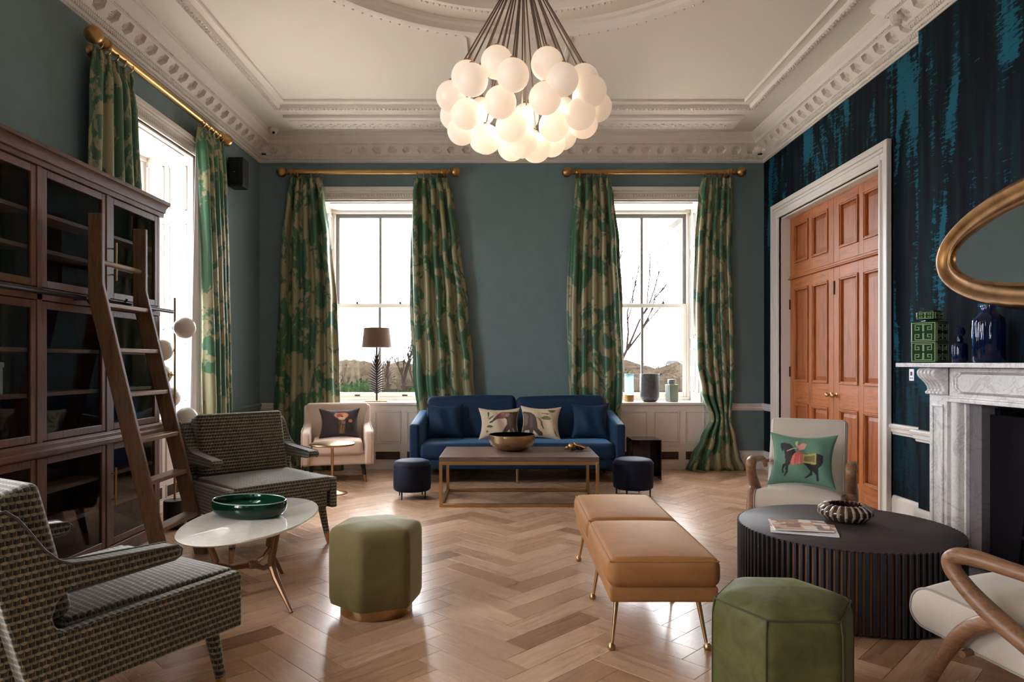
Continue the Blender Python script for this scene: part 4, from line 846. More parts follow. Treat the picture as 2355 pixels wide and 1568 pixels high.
# ------------------------------------------------------------------ cushions
def cushion(name, label, cat, w, h, t, loc, lean, rz, mat=None, base=None, shapes=None, roll=0, n=None, group=None, pinch=.17):
    """local x across, z up, -y is the front; stands on its lower edge and leans back"""
    n = n or (84 if shapes else 24)
    M4 = Matrix.Rotation(-lean, 4, 'X') @ Matrix.Rotation(roll, 4, 'Y') @ Matrix.Translation((0, 0, h/2))
    def fn(sg):
        def f(u, v):
            a, b = 2*u-1, 2*v-1
            x = w/2*a*(1-pinch*(1-b*b)*abs(a)); z = h/2*b*(1-pinch*(1-a*a)*abs(b))
            y = sg*t/2*(max(0, (1-a*a))*max(0, (1-b*b)))**.42+.012*sin(7*a+2*b)*(1-a*a)*(1-b*b)
            return M4 @ Vector((x, y, z))
        return f
    mb = MB(); mb.grid(fn(-1), n, n); nf = len(mb.f); k = len(mb.v); mb.grid(fn(1), n, n)
    mb.f = mb.f[:nf]+[f[::-1] for f in mb.f[nf:]]
    r = thing(name, label, cat, loc, rz, group)
    o = mb.build('cover', mat or M['printm'], r, ang=180, recalc=False)
    if shapes:
        at = o.data.color_attributes.new('print', 'FLOAT_COLOR', 'POINT'); bc = lin(base); data = []
        for i in range(len(o.data.vertices)):
            c = bc
            if i < k:
                u, v = (i % (n+1))/n*2-1, (i//(n+1))/n*2-1
                for poly, col in shapes:
                    if inpoly((u, v), poly): c = lin(col)
            data += [*c, 1]
        at.data.foreach_set('color', data)
    def edge(s):
        P4 = []
        for a, b in [(-1+2*i/12, -1) for i in range(12)]+[(1, -1+2*i/12) for i in range(12)]+[(1-2*i/12, 1) for i in range(12)]+[(-1, 1-2*i/12) for i in range(12)]:
            P4.append(M4 @ Vector((w/2*a*(1-pinch*(1-b*b)*abs(a)), 0, h/2*b*(1-pinch*(1-a*a)*abs(b)))))
        return P4
    seam = MB().tube(edge(0), .004, 6, closed=True)
    so = seam.build('seam', mat or P(name+'_seam', base, .8), r)
    return r
def sh(pts, cx, cy, hw, hh): return [((x-cx)/hw, -(y-cy)/hh) for x, y in pts]

# ------------------------------------------------------------------ sofa
SX, SY = .13, 7.60; sf = thing('sofa', 'deep blue velvet two-seat sofa with square arms against the back wall', 'sofa', (SX, SY, 0)); HWs = 1.205
MB().rbox((0, .45, .22), (HWs-.02, .42, .055), .02, 2, 3).build('seat_frame', M['sofa'], sf)
def slope(q): return (q.x, q.y, q.z+.05*(q.y/.44)*(1 if q.z > 0 else 0))
for sg in (-1, 1): MB().rbox((sg*(HWs-.055), .455, .445), (.055, .455, .275), .03, 3, 4, warp=slope).build('arm', M['sofa'], sf)
MB().rbox((0, .84, .46), (HWs-.10, .07, .29), .03, 3, 4).build('back_frame', M['sofa'], sf)
MB().rbox((0, .385, .365), (HWs-.115, .385, .088), .05, 4, 8, (.015, 0, .01)).build('seat_cushion', M['sofa'], sf)
for sg in (-1, 1):
    mb = MB().rbox((0, 0, 0), (.535, .085, .265), .06, 4, 8, (.012, .01, .03)); mb.xf(Matrix.Translation((sg*.54, .69, .685)) @ Matrix.Rotation(R(-12), 4, 'X') @ Matrix.Rotation(R(-1.2), 4, 'Y')); mb.build('back_cushion', M['sofa'], sf)
for x in (-HWs+.12, HWs-.12):
    for y in (.08, .82): MB().lathe([(.013, 0), (.022, .17)], 12, (x, y, 0)).build('leg', M['dark'], sf)
MB().lathe([(.012, 0), (.018, .17)], 12, (0, .06, 0)).build('leg', M['brass'], sf)
SS = .462
cushion('blue_cushion', 'plain blue velvet cushion at the left end of the sofa', 'cushion', .44, .43, .15, (SX-.84, SY+.40, SS), R(20), R(6), M['bluecush'], group='cushions on the sofa')
cushion('blue_cushion', 'plain blue velvet cushion at the right end of the sofa', 'cushion', .45, .44, .15, (SX+.86, SY+.40, SS), R(20), R(-6), M['bluecush'], group='cushions on the sofa')
L_ = (715, 640, 510, 395); eb = (76, 60, 54)
cushion('elephant_cushion', 'cream cushion printed with the head and trunk of an elephant', 'cushion', .49, .39, .14, (SX-.20, SY+.34, SS), R(24), R(3), base=(206, 188, 164), group='cushions on the sofa', shapes=[
 (sh([(1240,345),(1050,360),(870,365),(840,345),(740,350),(690,420),(600,520),(530,600),(440,640),(450,670),(520,660),(600,610),(680,560),(720,555),(860,540),(900,590),(910,680),(860,760),(800,870),(780,930),(880,930),(960,830),(990,930),(1080,930),(1060,780),(1130,930),(1240,930)], *L_), eb),
 (sh([(860,345),(740,350),(690,430),(590,540),(640,580),(700,545),(860,530),(880,420)], *L_), (126, 84, 78)), (sh([(870,400),(960,390),(1000,450),(920,520),(870,490)], *L_), (150, 120, 108)),
 (sh([(740,360),(840,350),(850,420),(770,440)], *L_), (150, 96, 92)), (sh([(950,480),(1060,400),(1110,520),(1060,720),(990,780),(940,640)], *L_), (104, 84, 72)),
 (sh([(400,370),(450,360),(455,420),(405,590),(360,690),(410,560)], *L_), (70, 74, 50)), (sh([(430,540),(580,460),(550,520),(440,590)], *L_), (92, 100, 62)), (sh([(360,760),(410,710),(490,720),(560,770),(480,785)], *L_), (78, 92, 46)), (sh([(360,860),(400,850),(420,890),(380,910)], *L_), (84, 84, 50))])
R_ = (1722, 600, 490, 420)
cushion('elephant_cushion', 'cream cushion printed with the hindquarters and tail of an elephant', 'cushion', .48, .41, .14, (SX+.268, SY+.34, SS), R(24), R(-2), base=(206, 188, 164), roll=R(2), group='cushions on the sofa', shapes=[
 (sh([(1215,350),(1300,345),(1450,365),(1550,430),(1610,520),(1640,650),(1660,800),(1780,920),(1790,1000),(1690,1000),(1600,900),(1560,850),(1540,960),(1470,960),(1440,840),(1330,840),(1290,960),(1215,960)], *R_), eb),
 (sh([(1230,400),(1330,390),(1400,460),(1380,700),(1290,720),(1250,560)], *R_), (116, 94, 80)), (sh([(1440,420),(1520,440),(1540,760),(1460,800),(1420,640)], *R_), (92, 78, 76)),
 (sh([(1610,510),(1700,540),(1760,620),(1775,700),(1815,800),(1790,800),(1740,700),(1730,620),(1690,565)], *R_), (54, 42, 38)), (sh([(1890,270),(2000,260),(2110,280),(2040,360),(1940,340)], *R_), (98, 96, 56)),
 (sh([(1720,520),(1800,460),(1900,460),(2000,520),(1960,570),(1800,550)], *R_), (104, 104, 62)), (sh([(1680,375),(1800,365),(1960,390),(1900,420),(1800,385)], *R_), (80, 72, 56)), (sh([(2080,760),(2120,860),(2160,960),(2130,970),(2090,880)], *R_), (104, 80, 60))])

# ------------------------------------------------------------------ coffee table
ct = thing('coffee_table', 'long coffee table with a dark plank top on a slim brass frame', 'coffee table', (.1265, 6.80, 0)); a, b = .7505, .40; q = .030
for k in range(6): y0 = -b+k*2*b/6; MB().box(-a, a, y0+.0006, y0+2*b/6-.0006, .425, .47).build('plank', M['tabtop'], ct, bevel=.002)
for sx in (-1, 1):
    for sy in (-1, 1): MB().box(*sorted((sx*a, sx*(a-q))), *sorted((sy*b, sy*(b-q))), 0, .425).build('leg', M['brass'], ct, bevel=.002)
mb = MB()
for z in (.395, 0):
    for sy in (-1, 1): mb.box(-a+q, a-q, *sorted((sy*b, sy*(b-q))), z, z+q)
    for sx in (-1, 1): mb.box(*sorted((sx*a, sx*(a-q))), -b+q, b-q, z, z+q)
mb.build('frame_rail', M['brass'], ct, bevel=.002)
gb = thing('metal_bowl', 'large hammered bronze bowl with a dark inside on the coffee table', 'bowl', (.062, 6.90, .47))
MB().lathe([(0, 0), (.10, 0), (.16, .018), (.215, .058), (.235, .10), (.234, .160), (.228, .163)], 48).build('outside', M['bronze'], gb, ang=50); MB().lathe([(.228, .163), (.226, .10), (.20, .06), (.14, .022), (0, .012)], 48).build('inside', P('dark_blue_enamel', (14, 30, 44), .12, .6), gb, ang=50)
be = thing('bronze_insect', 'small bronze insect-like ornament at the right of the coffee table', 'ornament', (.70, 6.84, .47), R(14))
MB().sphere((-.03, 0, .045), .045, 18, (1.1, .85, .95)).build('thorax', M['gold'], be); MB().sphere((-.085, 0, .035), .022, 14).build('head', M['gold'], be); MB().sphere((.045, 0, .032), .032, 16, (1.8, .8, .8)).build('abdomen', M['dbronze'], be)
for sg in (-1, 1):
    MB().grid(lambda u, v, s=sg: (-.02+.13*u, s*(.015+.045*v*sin(PI*min(1, u*.9+.1))), .075-.045*u+.012*sin(6*v)), 8, 6).build('wing', M['gold'], be, solid=.004)
    for k in range(3): x = -.06+.04*k; MB().tube([(x, sg*.03, .035), (x-.01, sg*.06, .05), (x-.02+.015*k, sg*.085, 0.003)], .004, 6).build('leg', M['dbronze'], be)

# ------------------------------------------------------------------ navy drum stools
def navy(label, x, y, r, h):
    t = thing('drum_stool', label, 'stool', (x, y, 0), 0, 'navy drum stools'); z0 = .075
    MB().lathe([(0, z0), (r-.02, z0), (r-.004, z0+.015), (r, z0+.06), (r, h-.045), (r-.006, h-.03), (r-.02, h-.008), (r*.7, h+.004), (0, h+.008)], 40).build('seat', M['navy'], t, ang=60)
    MB().tube([(r*cos(2*PI*k/40), r*sin(2*PI*k/40), h-.042) for k in range(40)], .003, 6, closed=True).build('piping', M['navy'], t)
    for k in range(4): a = PI/4+.25+k*PI/2; MB().lathe([(.006, 0), (.009, z0)], 10, ((r-.025)*cos(a), (r-.025)*sin(a), 0)).build('leg', M['black'], t)
navy('round navy velvet stool left of the coffee table', PX(948, 6.88), 6.88, .189, .375); navy('round navy velvet stool between the bench and the black glass table', PX(1456, 6.98), 6.98, .205, .375)
gt = thing('glass_side_table', 'black glass side table beside the right arm of the sofa', 'side table', (1.63, 8.07, 0))
MB().box(-.17, .17, -.19, .19, .455, .465).build('top', M['bglass'], gt, bevel=.002); MB().box(-.17, -.16, -.19, .19, 0, .455).build('side', M['bglass'], gt, bevel=.002); MB().box(.16, .17, -.19, .19, 0, .455).build('side', M['bglass'], gt, bevel=.002)
MB().box(-.16, .16, .10, .11, .0, .455).build('back', M['bglass'], gt, bevel=.002)

# ------------------------------------------------------------------ blush armchair with printed cushion
pk = thing('blush_armchair', 'blush pink armchair with dark brass-tipped legs by the window', 'armchair', (-1.965, 7.98, 0), R(14))
MB().rbox((0, 0, .27), (.35, .34, .065), .025, 3, 3).build('seat_rail', M['pink'], pk)
MB().rbox((0, -.05, .40), (.275, .335, .075), .035, 3, 5, (.018, 0, .01)).build('seat_cushion', M['pink'], pk)
mb = MB().rbox((0, 0, 0), (.36, .06, .32), .04, 3, 5, (.0, .0, .02)); mb.xf(Matrix.Translation((0, .315, .55)) @ Matrix.Rotation(R(-8), 4, 'X')); mb.build('backrest', M['pink'], pk)
for sg in (-1, 1):
    prof = [(-.37, .205), (.35, .205), (.42, .83), (.33, .85), (.235, .63), (.10, .605), (-.30, .595), (-.375, .58), (-.40, .54), (-.40, .40)]
    MB().prism(prof, 'x', sg*.345-.045, sg*.345+.045).build('arm', M['pink'], pk, bevel=.028, seg=4)
    MB().tube([(sg*.345+sg*.045, y, z) for y, z in prof[4:]+[prof[0]]], .004, 6).build('piping', M['piping'], pk)
for sx in (-1, 1):
    for sy in (-1, 1):
        p, t_ = (sx*.28, sy*.26, .21), (sx*.31, sy*.30, 0); m_ = tuple(p[i]+(t_[i]-p[i])*.62 for i in range(3))
        l = MB().tube([p, m_], [.024, .019], 12).build('leg', M['dark'], pk); MB().tube([m_, t_], [.019, .012], 12).build('ferrule', M['brass'], l)
Q_ = (705, 440, 305, 235)
circ = lambda x, y, a, b: [(x+a*cos(2*PI*k/18), y+b*sin(2*PI*k/18)) for k in range(18)]
cushion('flower_cushion', 'dark cushion printed with orange flowers on the blush armchair', 'cushion', .47, .37, .13, (-1.93, 7.93, .475), R(24), R(14), base=(58, 46, 50), shapes=[
 (sh([(690,400),(800,400),(800,520),(770,650),(690,650),(700,520)], *Q_), (92, 70, 52)), (sh([(800,400),(900,440),(940,570),(840,650),(790,600)], *Q_), (26, 28, 28)), (sh(circ(735, 330, 112, 62), *Q_), (222, 130, 98)), (sh(circ(700, 335, 42, 40), *Q_), (196, 92, 90)), (sh(circ(790, 330, 40, 34), *Q_), (236, 176, 120)),
 (sh(circ(740, 380, 60, 30), *Q_), (238, 200, 150)), (sh(circ(745, 345, 14, 14), *Q_), (120, 50, 40)), (sh(circ(885, 430, 36, 26), *Q_), (214, 130, 78)), (sh(circ(660, 290, 26, 20), *Q_), (150, 150, 190)), (sh([(730,420),(800,425),(795,470),(735,470)], *Q_), (150, 120, 110)), (sh([(725,480),(745,480),(735,640),(705,640)], *Q_), (140, 110, 60)), (sh([(765,480),(785,480),(760,640),(740,640)], *Q_), (130, 96, 56))])

# ------------------------------------------------------------------ brass pedestal table
pt = thing('pedestal_table', 'round polished brass pedestal table in front of the blush armchair', 'side table', (PX(764, 7.08), 7.08, 0))
MB().lathe([(0, .50), (.225, .50), (.23, .506), (.23, .516), (.225, .521), (0, .521)], 48).build('top', M['brass'], pt, ang=50); MB().lathe([(.016, .07), (.014, .12), (.014, .46), (.02, .48), (.05, .50)], 24).build('stem', M['brass'], pt, ang=60); MB().lathe([(0, 0), (.155, 0), (.15, .008), (.09, .02), (.045, .04), (.022, .065), (.015, .09), (0, .09)], 40).build('base', M['brass'], pt, ang=60)

# ------------------------------------------------------------------ patterned armchairs
def block_chair(label, loc, d):
    """origin at the front centre on the floor, local +y is forward, x to the chair's right"""
    rz = math.atan2(d[1], d[0])-PI/2
    c = thing('patterned_armchair', label, 'armchair', (*loc, 0), rz, 'patterned armchairs'); W = .41; m_ = M['block']
    MB().rbox((0, -.38, .375), (W-.075, .375, .10), .02, 2, 4).build('seat_base', m_, c)
    MB().rbox((0, -.335, .456), (W-.048, .332, .052), .018, 3, 6, (.026, 0, 0)).build('seat_cushion', m_, c)
    for sg in (-1, 1):
        x0, x1 = sg*W, sg*(W-.078)
        prof = [(0, .275), (0, .49), (-.012, .502), (-.05, .50), (-.69, .485), (-.715, .505), (-.725, .54), (-.71, .585), (-.68, .608), (-.30, .62), (-.275, .632), (-.272, .655), (-.29, .672), (-.60, .69), (-.67, .70), (-.71, .722), (-.75, .763), (-.79, .825), (-.825, .875), (-.86, .905), (-.90, .90), (-.93, .87), (-.865, .60), (-.80, .35), (-.78, .275)]
        pm = MB().prism(prof, 'x', *sorted((x0, x1))); pm.v = [(sg*(W-.046), y, z) if abs(x-x1) < 1e-6 and z < .503 and y > -.70 else (x, y, z) for x, y, z in pm.v]
        s = pm.build('side_and_arm', m_, c, bevel=.014, seg=3)
        for x in (x0, x1): MB().tube([(x, y, z) for y, z in prof[8:21]], .0035, 6).build('piping', M['bpiping'], s)
    mb = MB().rbox((0, 0, 0), (W-.075, .05, .31), .02, 2, 4); mb.xf(Matrix.Translation((0, -.845, .58)) @ Matrix.Rotation(R(13.5), 4, 'X')); mb.build('back_frame', m_, c)
    mb = MB().rbox((0, 0, 0), (W-.072, .075, .235), .03, 3, 6, (0, 0, .018)); mb.xf(Matrix.Translation((0, -.745, .725)) @ Matrix.Rotation(R(14), 4, 'X')); bc = mb.build('back_cushion', m_, c)
    for x in (-.15, .15): MB().sphere((x, -.655, .745), .016, 10, (1, .5, 1)).build('button', m_, bc)
    for sx in (-1, 1):
        for y, dy in ((-.09, .035), (-.70, -.05)):
            p, t_ = (sx*(W-.08), y, .29), (sx*(W-.04), y+dy, 0); k_ = tuple(p[i]+(t_[i]-p[i])*.72 for i in range(3))
            l = MB().tube([p, k_], [.030, .021], 12).build('leg', m_, c); MB().tube([k_, t_], [.021, .012], 12).build('ferrule', M['brass'], l)
    return c
block_chair('patterned armchair facing the room behind the white oval table', (-1.552, 4.822), (.707, -.707))
block_chair('patterned armchair in the near left corner with its back to the viewer', (-1.438, 3.002), (.492, .870))

# ------------------------------------------------------------------ oval marble table with green glass dish
ot = thing('oval_table', 'oval white marble coffee table on splayed walnut and brass legs', 'coffee table', (-1.475, 3.985, 0), R(-3))
MB().lathe([(0, .428), (.94, .428), (.985, .433), (1.0, .441), (.99, .447), (0, .450)], 64, sx=.335, sy=.60).build('top', M['topm'], ot, ang=50)
legw = P('bronze_brown_leg', (120, 88, 62), .3, .6)
for k, (lx, ly) in enumerate(((.33, -.27), (-.30, -.30), (.02, .40))):
    u = Vector((lx, ly, 0)).normalized(); e = Vector((lx, ly, 0)); j_ = u*.21
    lg = MB().tube([tuple(e*.66+Vector((0, 0, .43))), tuple(j_+u*.0+Vector((0, 0, .24))), tuple(j_+u*.02+Vector((0, 0, .19)))], [.016, .021, .020], 10, sq=(1, .8)).tube([tuple(j_+u*.01+Vector((0, 0, .205))), tuple(j_+u*.05+Vector((0, 0, .15))), tuple(e+Vector((0, 0, 0)))], [.021, .019, .010], 10).build('leg', legw, ot)
    MB().tube([(0, 0, .175), tuple(j_*.6+Vector((0, 0, .18))), tuple(j_+Vector((0, 0, .215)))], [.018, .014, .018], 10).build('brace', legw, lg)
MB().lathe([(0, .155), (.03, .158), (.034, .175), (.03, .192), (0, .195)], 20).build('hub', legw, ot)
dh = thing('glass_dish', 'shallow oval bottle-green glass dish on the white marble table', 'dish', (-1.525, 4.06, .451), R(-20))
MB().lathe([(0, .002), (.78, 0), (.91, .012), (.98, .034), (1.0, .055), (.985, .084), (.965, .090), (.945, .084), (.962, .055), (.935, .036), (.85, .021), (0, .014)], 56, sx=.238, sy=.168).build('bowl', M['greenglass'], dh, ang=60)
MB().tube([(.230*cos(2*PI*k/56), .162*sin(2*PI*k/56), .089) for k in range(56)], .0035, 6, closed=True).build('rim', P('pale_glass_rim', (150, 180, 165), .1), dh)

# ------------------------------------------------------------------ hexagonal poufs
def pouf(label, x, y, normal, Rr, mat, base):
    t = thing('hexagonal_pouf', label, 'pouf', (x, y, 0), R(normal), 'hexagonal velvet poufs'); h, z0 = .47, .058
    rings = [(.90, z0), (.965, z0+.004), (1.0, z0+.035), (1.005, .2), (1.005, .33), (1.0, h-.05), (.985, h-.025), (.94, h-.006), (.84, h+.004), (.5, h+.016), (0.001, h+.02)] if base else \
            [(.90, z0), (.965, z0+.004), (1.0, z0+.03), (1.0, .2), (1.0, .33), (.995, h-.075), (.955, h-.030), (.90, h-.012), (.75, h+.004), (.45, h+.02), (0.001, h+.026)]
    n = 60; vs = []; fs = []
    for s_, z in rings:
        for k in range(n):
            a = 2*PI*k/n; loc = ((a+PI/6) % (PI/3))-PI/6; hexr = Rr*cos(PI/6)/cos(loc); rr = s_*(hexr*.86+.14*Rr*.955) if abs(loc) > .40 else s_*hexr*(1.0-.0)
            rr = s_*min(hexr, Rr*.965+(hexr-Rr*.965)*.55) if hexr > Rr*.965 else s_*hexr
            vs.append((rr*cos(a-PI/2), rr*sin(a-PI/2), z))
    for i in range(len(rings)-1):
        for k in range(n): fs.append((i*n+k, i*n+(k+1) % n, (i+1)*n+(k+1) % n, (i+1)*n+k))
    MB().add(vs, fs).build('body', mat, t, ang=60)
    mb = MB()
    if not base:
        def pt_(a, s_, z): return (Rr*s_*cos(a), Rr*s_*sin(a), z)
        mb.tube([pt_(-PI/2+PI/6+k*PI/3, .953, h-.027) for k in range(6)], .0045, 6, closed=True)
        for k in range(6): a = -PI/2+PI/6+k*PI/3; mb.tube([pt_(a, .955, h-.03), pt_(a, .980, h-.075), pt_(a, .985, .3), pt_(a, .985, z0+.04)], .0035, 6)
        mb.build('seam', M['seam'], t)
    MB().lathe([(Rr*.74, 0), (Rr*.75, .003), (Rr*.75, z0+.004)], 48).build('base_ring', M['brass'], t, ang=50)
    return t
pouf('sage green hexagonal pouf on a brass ring in the middle of the floor', -.709, 3.75, 20.7, .258, M['green1'], True)
pouf('moss green hexagonal pouf with seamed edges in the foreground', 1.062, 2.62, -3.7, .268, M['green2'], False)

# ------------------------------------------------------------------ ochre bench
bn = thing('velvet_bench', 'long ochre velvet bench with two cushions on slender brass legs', 'bench', (.725, 3.88, 0)); hw_ = .26
for y0, y1 in ((-.78, .015), (.02, .78)):
    c_, h_ = (y0+y1)/2, (y1-y0)/2
    MB().rbox((0, c_, .39), (hw_, h_, .068), .045, 4, 6, (.028, .006, .004)).build('cushion', M['orange'], bn)
    MB().tube([((hw_-.012)*a+0, c_+(h_-.012)*b, .445) for a, b in [(-1+2*i/8, -1) for i in range(8)]+[(1, -1+2*i/8) for i in range(8)]+[(1-2*i/8, 1) for i in range(8)]+[(-1, 1-2*i/8) for i in range(8)]], .004, 6, closed=True).build('piping', M['orange'], bn)
MB().rbox((0, 0, .292), (hw_-.012, .765, .036), .014, 2, 3).build('base', M['orange'], bn)
for sx in (-1, 1):
    for y, dy in ((-.60, -.06), (.0, .03), (.70, .08)):
        l = MB().tube([(sx*.19, y, .26), (sx*.225, y+dy, .012)], [.014, .0075], 12).build('leg', M['brass'], bn); MB().lathe([(0, 0), (.014, .0), (.019, .008), (.019, .018), (.012, .028), (.008, .034)], 14, (sx*.227, y+dy*1.04, 0)).build('foot', M['brass'], l)

# ------------------------------------------------------------------ black fluted drum table
TX, TY, TR, THt = 1.94, 3.90, .586, .425
dt = thing('fluted_coffee_table', 'round black fluted drum coffee table in front of the fireplace', 'coffee table', (TX, TY, 0))
MB().lathe([(0, THt-.012), (TR-.012, THt-.012), (TR-.010, THt-.002), (TR-.012, THt), (0, THt)], 96).build('top', M['blacktop'], dt, ang=50)
MB().lathe([(0, .01), (TR-.022, .01), (TR-.022, THt-.012), (0, THt-.012)], 96).build('drum', M['flutegap'], dt, ang=50); MB().lathe([(0, 0), (TR-.04, 0), (TR-.04, .02), (0, .02)], 64).build('plinth', M['black'], dt)
sl = None; NS = 108
for k in range(NS):
    a = 2*PI*k/NS
    if sl is None: sl = MB().prism([(-.0095, -.012), (.0095, -.012), (.0095, .004), (.006, .011), (-.006, .011), (-.0095, .004)], 'z', .012, THt-.002).build('slat', M['fluted'], dt, ang=30); o = sl
    else: o = inst(sl, dt)
    o.location = ((TR-.012)*cos(a), (TR-.012)*sin(a), 0); o.rotation_euler = (0, 0, a-PI/2)
rb_ = thing('ribbed_bowl', 'brown and cream ribbed ceramic bowl on the black fluted table', 'bowl', (PX(1944, 4.02), 4.02, THt))
n_ = 22; MB().lathe([(0, 0), (.085, 0), (.118, .012), (.148, .045), (.146, .068), (.118, .092), (.095, .098), (.088, .094), (.11, .075), (.12, .05), (.09, .02), (0, .012)], n_*8).build('body', M['brownglaze'], rb_, ang=60)
for k in range(n_):
    a = 2*PI*k/n_; MB().tube([(r*cos(a), r*sin(a), z) for r, z in ((.088, .008), (.113, .018), (.140, .045), (.139, .066), (.116, .087), (.092, .095))], [.006, .009, .012, .012, .009, .006], 8).build('rib', M['creamglaze'], rb_)
def magazine(label, x, y, z, w, h, t, rz, cover, seed):
    r = thing('magazine', label, 'magazine', (x, y, z), rz, 'magazines on the black table')
    MB().box(-w/2, w/2, -h/2, h/2, 0, t-.0012).build('pages', M['switch'], r, ang=0)
    n = 40; mb = MB().grid(lambda u, v: (-w/2+w*u, -h/2+h*v, t+.004*sin(PI*u)*sin(2*v)), n, n); o = mb.build('cover', M['paperm'], r, ang=60, recalc=False)
    at = o.data.color_attributes.new('print', 'FLOAT_COLOR', 'POINT'); rng = random.Random(seed)
    rects = [(rng.random(), rng.random(), rng.uniform(.05, .25), rng.uniform(.04, .22), rng.choice([(120, 70, 40), (200, 150, 110), (150, 90, 60), (230, 222, 212), (90, 60, 48), (190, 120, 80)])) for _ in range(26)]
    data = []
    for i in range(len(o.data.vertices)):
        u, v = (i % (n+1))/n, (i//(n+1))/n; c = cover
        for a, b, p, q2, col in rects:
            if abs(u-a)+.4*sin(5*v)*.1 < p and abs(v-b) < q2: c = col
        data += [*lin(c), 1]
    at.data.foreach_set('color', data)
magazine('glossy magazine at the bottom of the pile on the black table', 1.655, 3.80, THt, .34, .26, .010, R(-20), (222, 214, 206), 1)
magazine('open glossy magazine with brown pictures on top of the pile', 1.645, 3.815, THt+.0145, .30, .235, .008, R(-12), (226, 216, 204), 5)

# ------------------------------------------------------------------ linen armchairs with sculpted walnut arms
def z_chair(label, loc, d):
    rz = math.atan2(d[1], d[0])-PI/2
    c = thing('lounge_chair', label, 'armchair', (*loc, 0), rz, 'linen lounge chairs')
    T = Matrix.Translation((0, .08, .312)) @ Matrix.Rotation(R(8), 4, 'X')
    rr_, H_, K = .074, .335, .082; arc = range(0, 91, 10)
    loopp = [(H_-rr_+rr_*sin(R(a)), (K-rr_)+rr_*cos(R(a))) for a in arc]+[(H_-rr_+rr_*cos(R(a)), -(K-rr_)-rr_*sin(R(a))) for a in arc]+[(-H_+rr_-rr_*sin(R(a)), -(K-rr_)-rr_*cos(R(a))) for a in arc]+[(-H_+rr_-rr_*cos(R(a)), (K-rr_)+rr_*sin(R(a))) for a in arc]+[(-H_+rr_+(2*H_-2*rr_)*i/8, K) for i in range(1, 8)]
    xs = [-.285, -.283, -.276, -.26, -.2, -.1, 0, .1, .2, .26, .276, .283, .285]; ins = [.014, .007, .002, 0, 0, 0, 0, 0, 0, 0, .002, .007, .014]; n_ = len(loopp)
    vs = [(x, y*(1-q/H_), z*(1-q/K)+(.050*(1-(x/.285)**2)**.8*(1-(y/H_)**2) if z > 0 else 0)) for x, q in zip(xs, ins) for y, z in loopp]
    sm = MB().add(vs, [(i*n_+k, i*n_+(k+1) % n_, (i+1)*n_+(k+1) % n_, (i+1)*n_+k) for i in range(len(xs)-1) for k in range(n_)]+[tuple(range(n_))[::-1], tuple(range((len(xs)-1)*n_, len(xs)*n_))])
    st_ = sm.xf(T).build('seat', M['linen'], c, ang=50)
    for sg in (-1, 1):
        MB().tube([tuple(T @ Vector((sg*.279, y, z))) for y, z in loopp], .0048, 6, closed=True).build('piping', M['dpiping'], st_)
    T2 = Matrix.Translation((0, -.365, .60)) @ Matrix.Rotation(R(21), 4, 'X')
    bk_ = MB().rbox((0, 0, 0), (.285, .05, .315), .04, 4, 6, (0, .0, .02)).xf(T2).build('backrest', M['linen'], c)
    for sg in (-1, 1): MB().tube([tuple(T2 @ Vector((sg*.262, .046, z))) for z in (-.26, -.1, .1, .25, .29)], .005, 6).build('piping', M['piping'], bk_)
    for sg in (-1, 1):
        x = sg*.335
        arm = [(-.46, .50), (-.40, .545), (-.28, .578), (-.12, .598), (.03, .612), (.12, .618), (.18, .612), (.21, .592), (.208, .562), (.185, .53), (.13, .478), (.05, .42), (-.08, .345), (-.24, .235), (-.38, .115), (-.48, 0)]
        rs = [.022, .025, .028, .030, .033, .037, .038, .037, .036, .036, .038, .042, .040, .034, .028, .019]
        MB().tube(smooth([(x, y, z) for y, z in arm], 4), [q.x for q in smooth([(r_, 0, 0) for r_ in rs], 4)], 14, sq=(.85, 1.0), up=(0, 0, 1)).build('arm_and_rear_leg', M['walnut'], c, ang=60)
        MB().tube(smooth([(x, y, z) for y, z in ((.02, .415), (.09, .385), (.16, .33), (.215, .25), (.265, .15), (.325, 0))], 4), [q.x for q in smooth([(r_, 0, 0) for r_ in (.032, .038, .036, .033, .027, .019)], 4)], 14, sq=(.85, 1.0), up=(0, 0, 1)).build('front_leg', M['walnut'], c, ang=60)
        MB().tube([(x+sg*.026, .185, .30), (x+sg*.031, .185, .30)], .006, 10).build('rivet', M['brass'], c)
        MB().tube([(x, -.40, .54), (sg*.26, -.42, .56)], .014, 8).build('back_joint', M['walnut'], c)
    for y, z in ((.17, .24), (-.20, .235)): MB().tube([(-.335, y, z), (.335, y, z)], .014, 10).build('stretcher', M['walnut'], c)
    return c
z_chair('oatmeal linen armchair with walnut arms standing before the oak doors', (2.23, 5.13), (-.49, -.87))
z_chair('oatmeal linen armchair with walnut arms cut off at the right foreground', (2.116, 2.591), (-.42, .9075))
H_ = (890, 840, 420, 345); bl = (34, 28, 30)
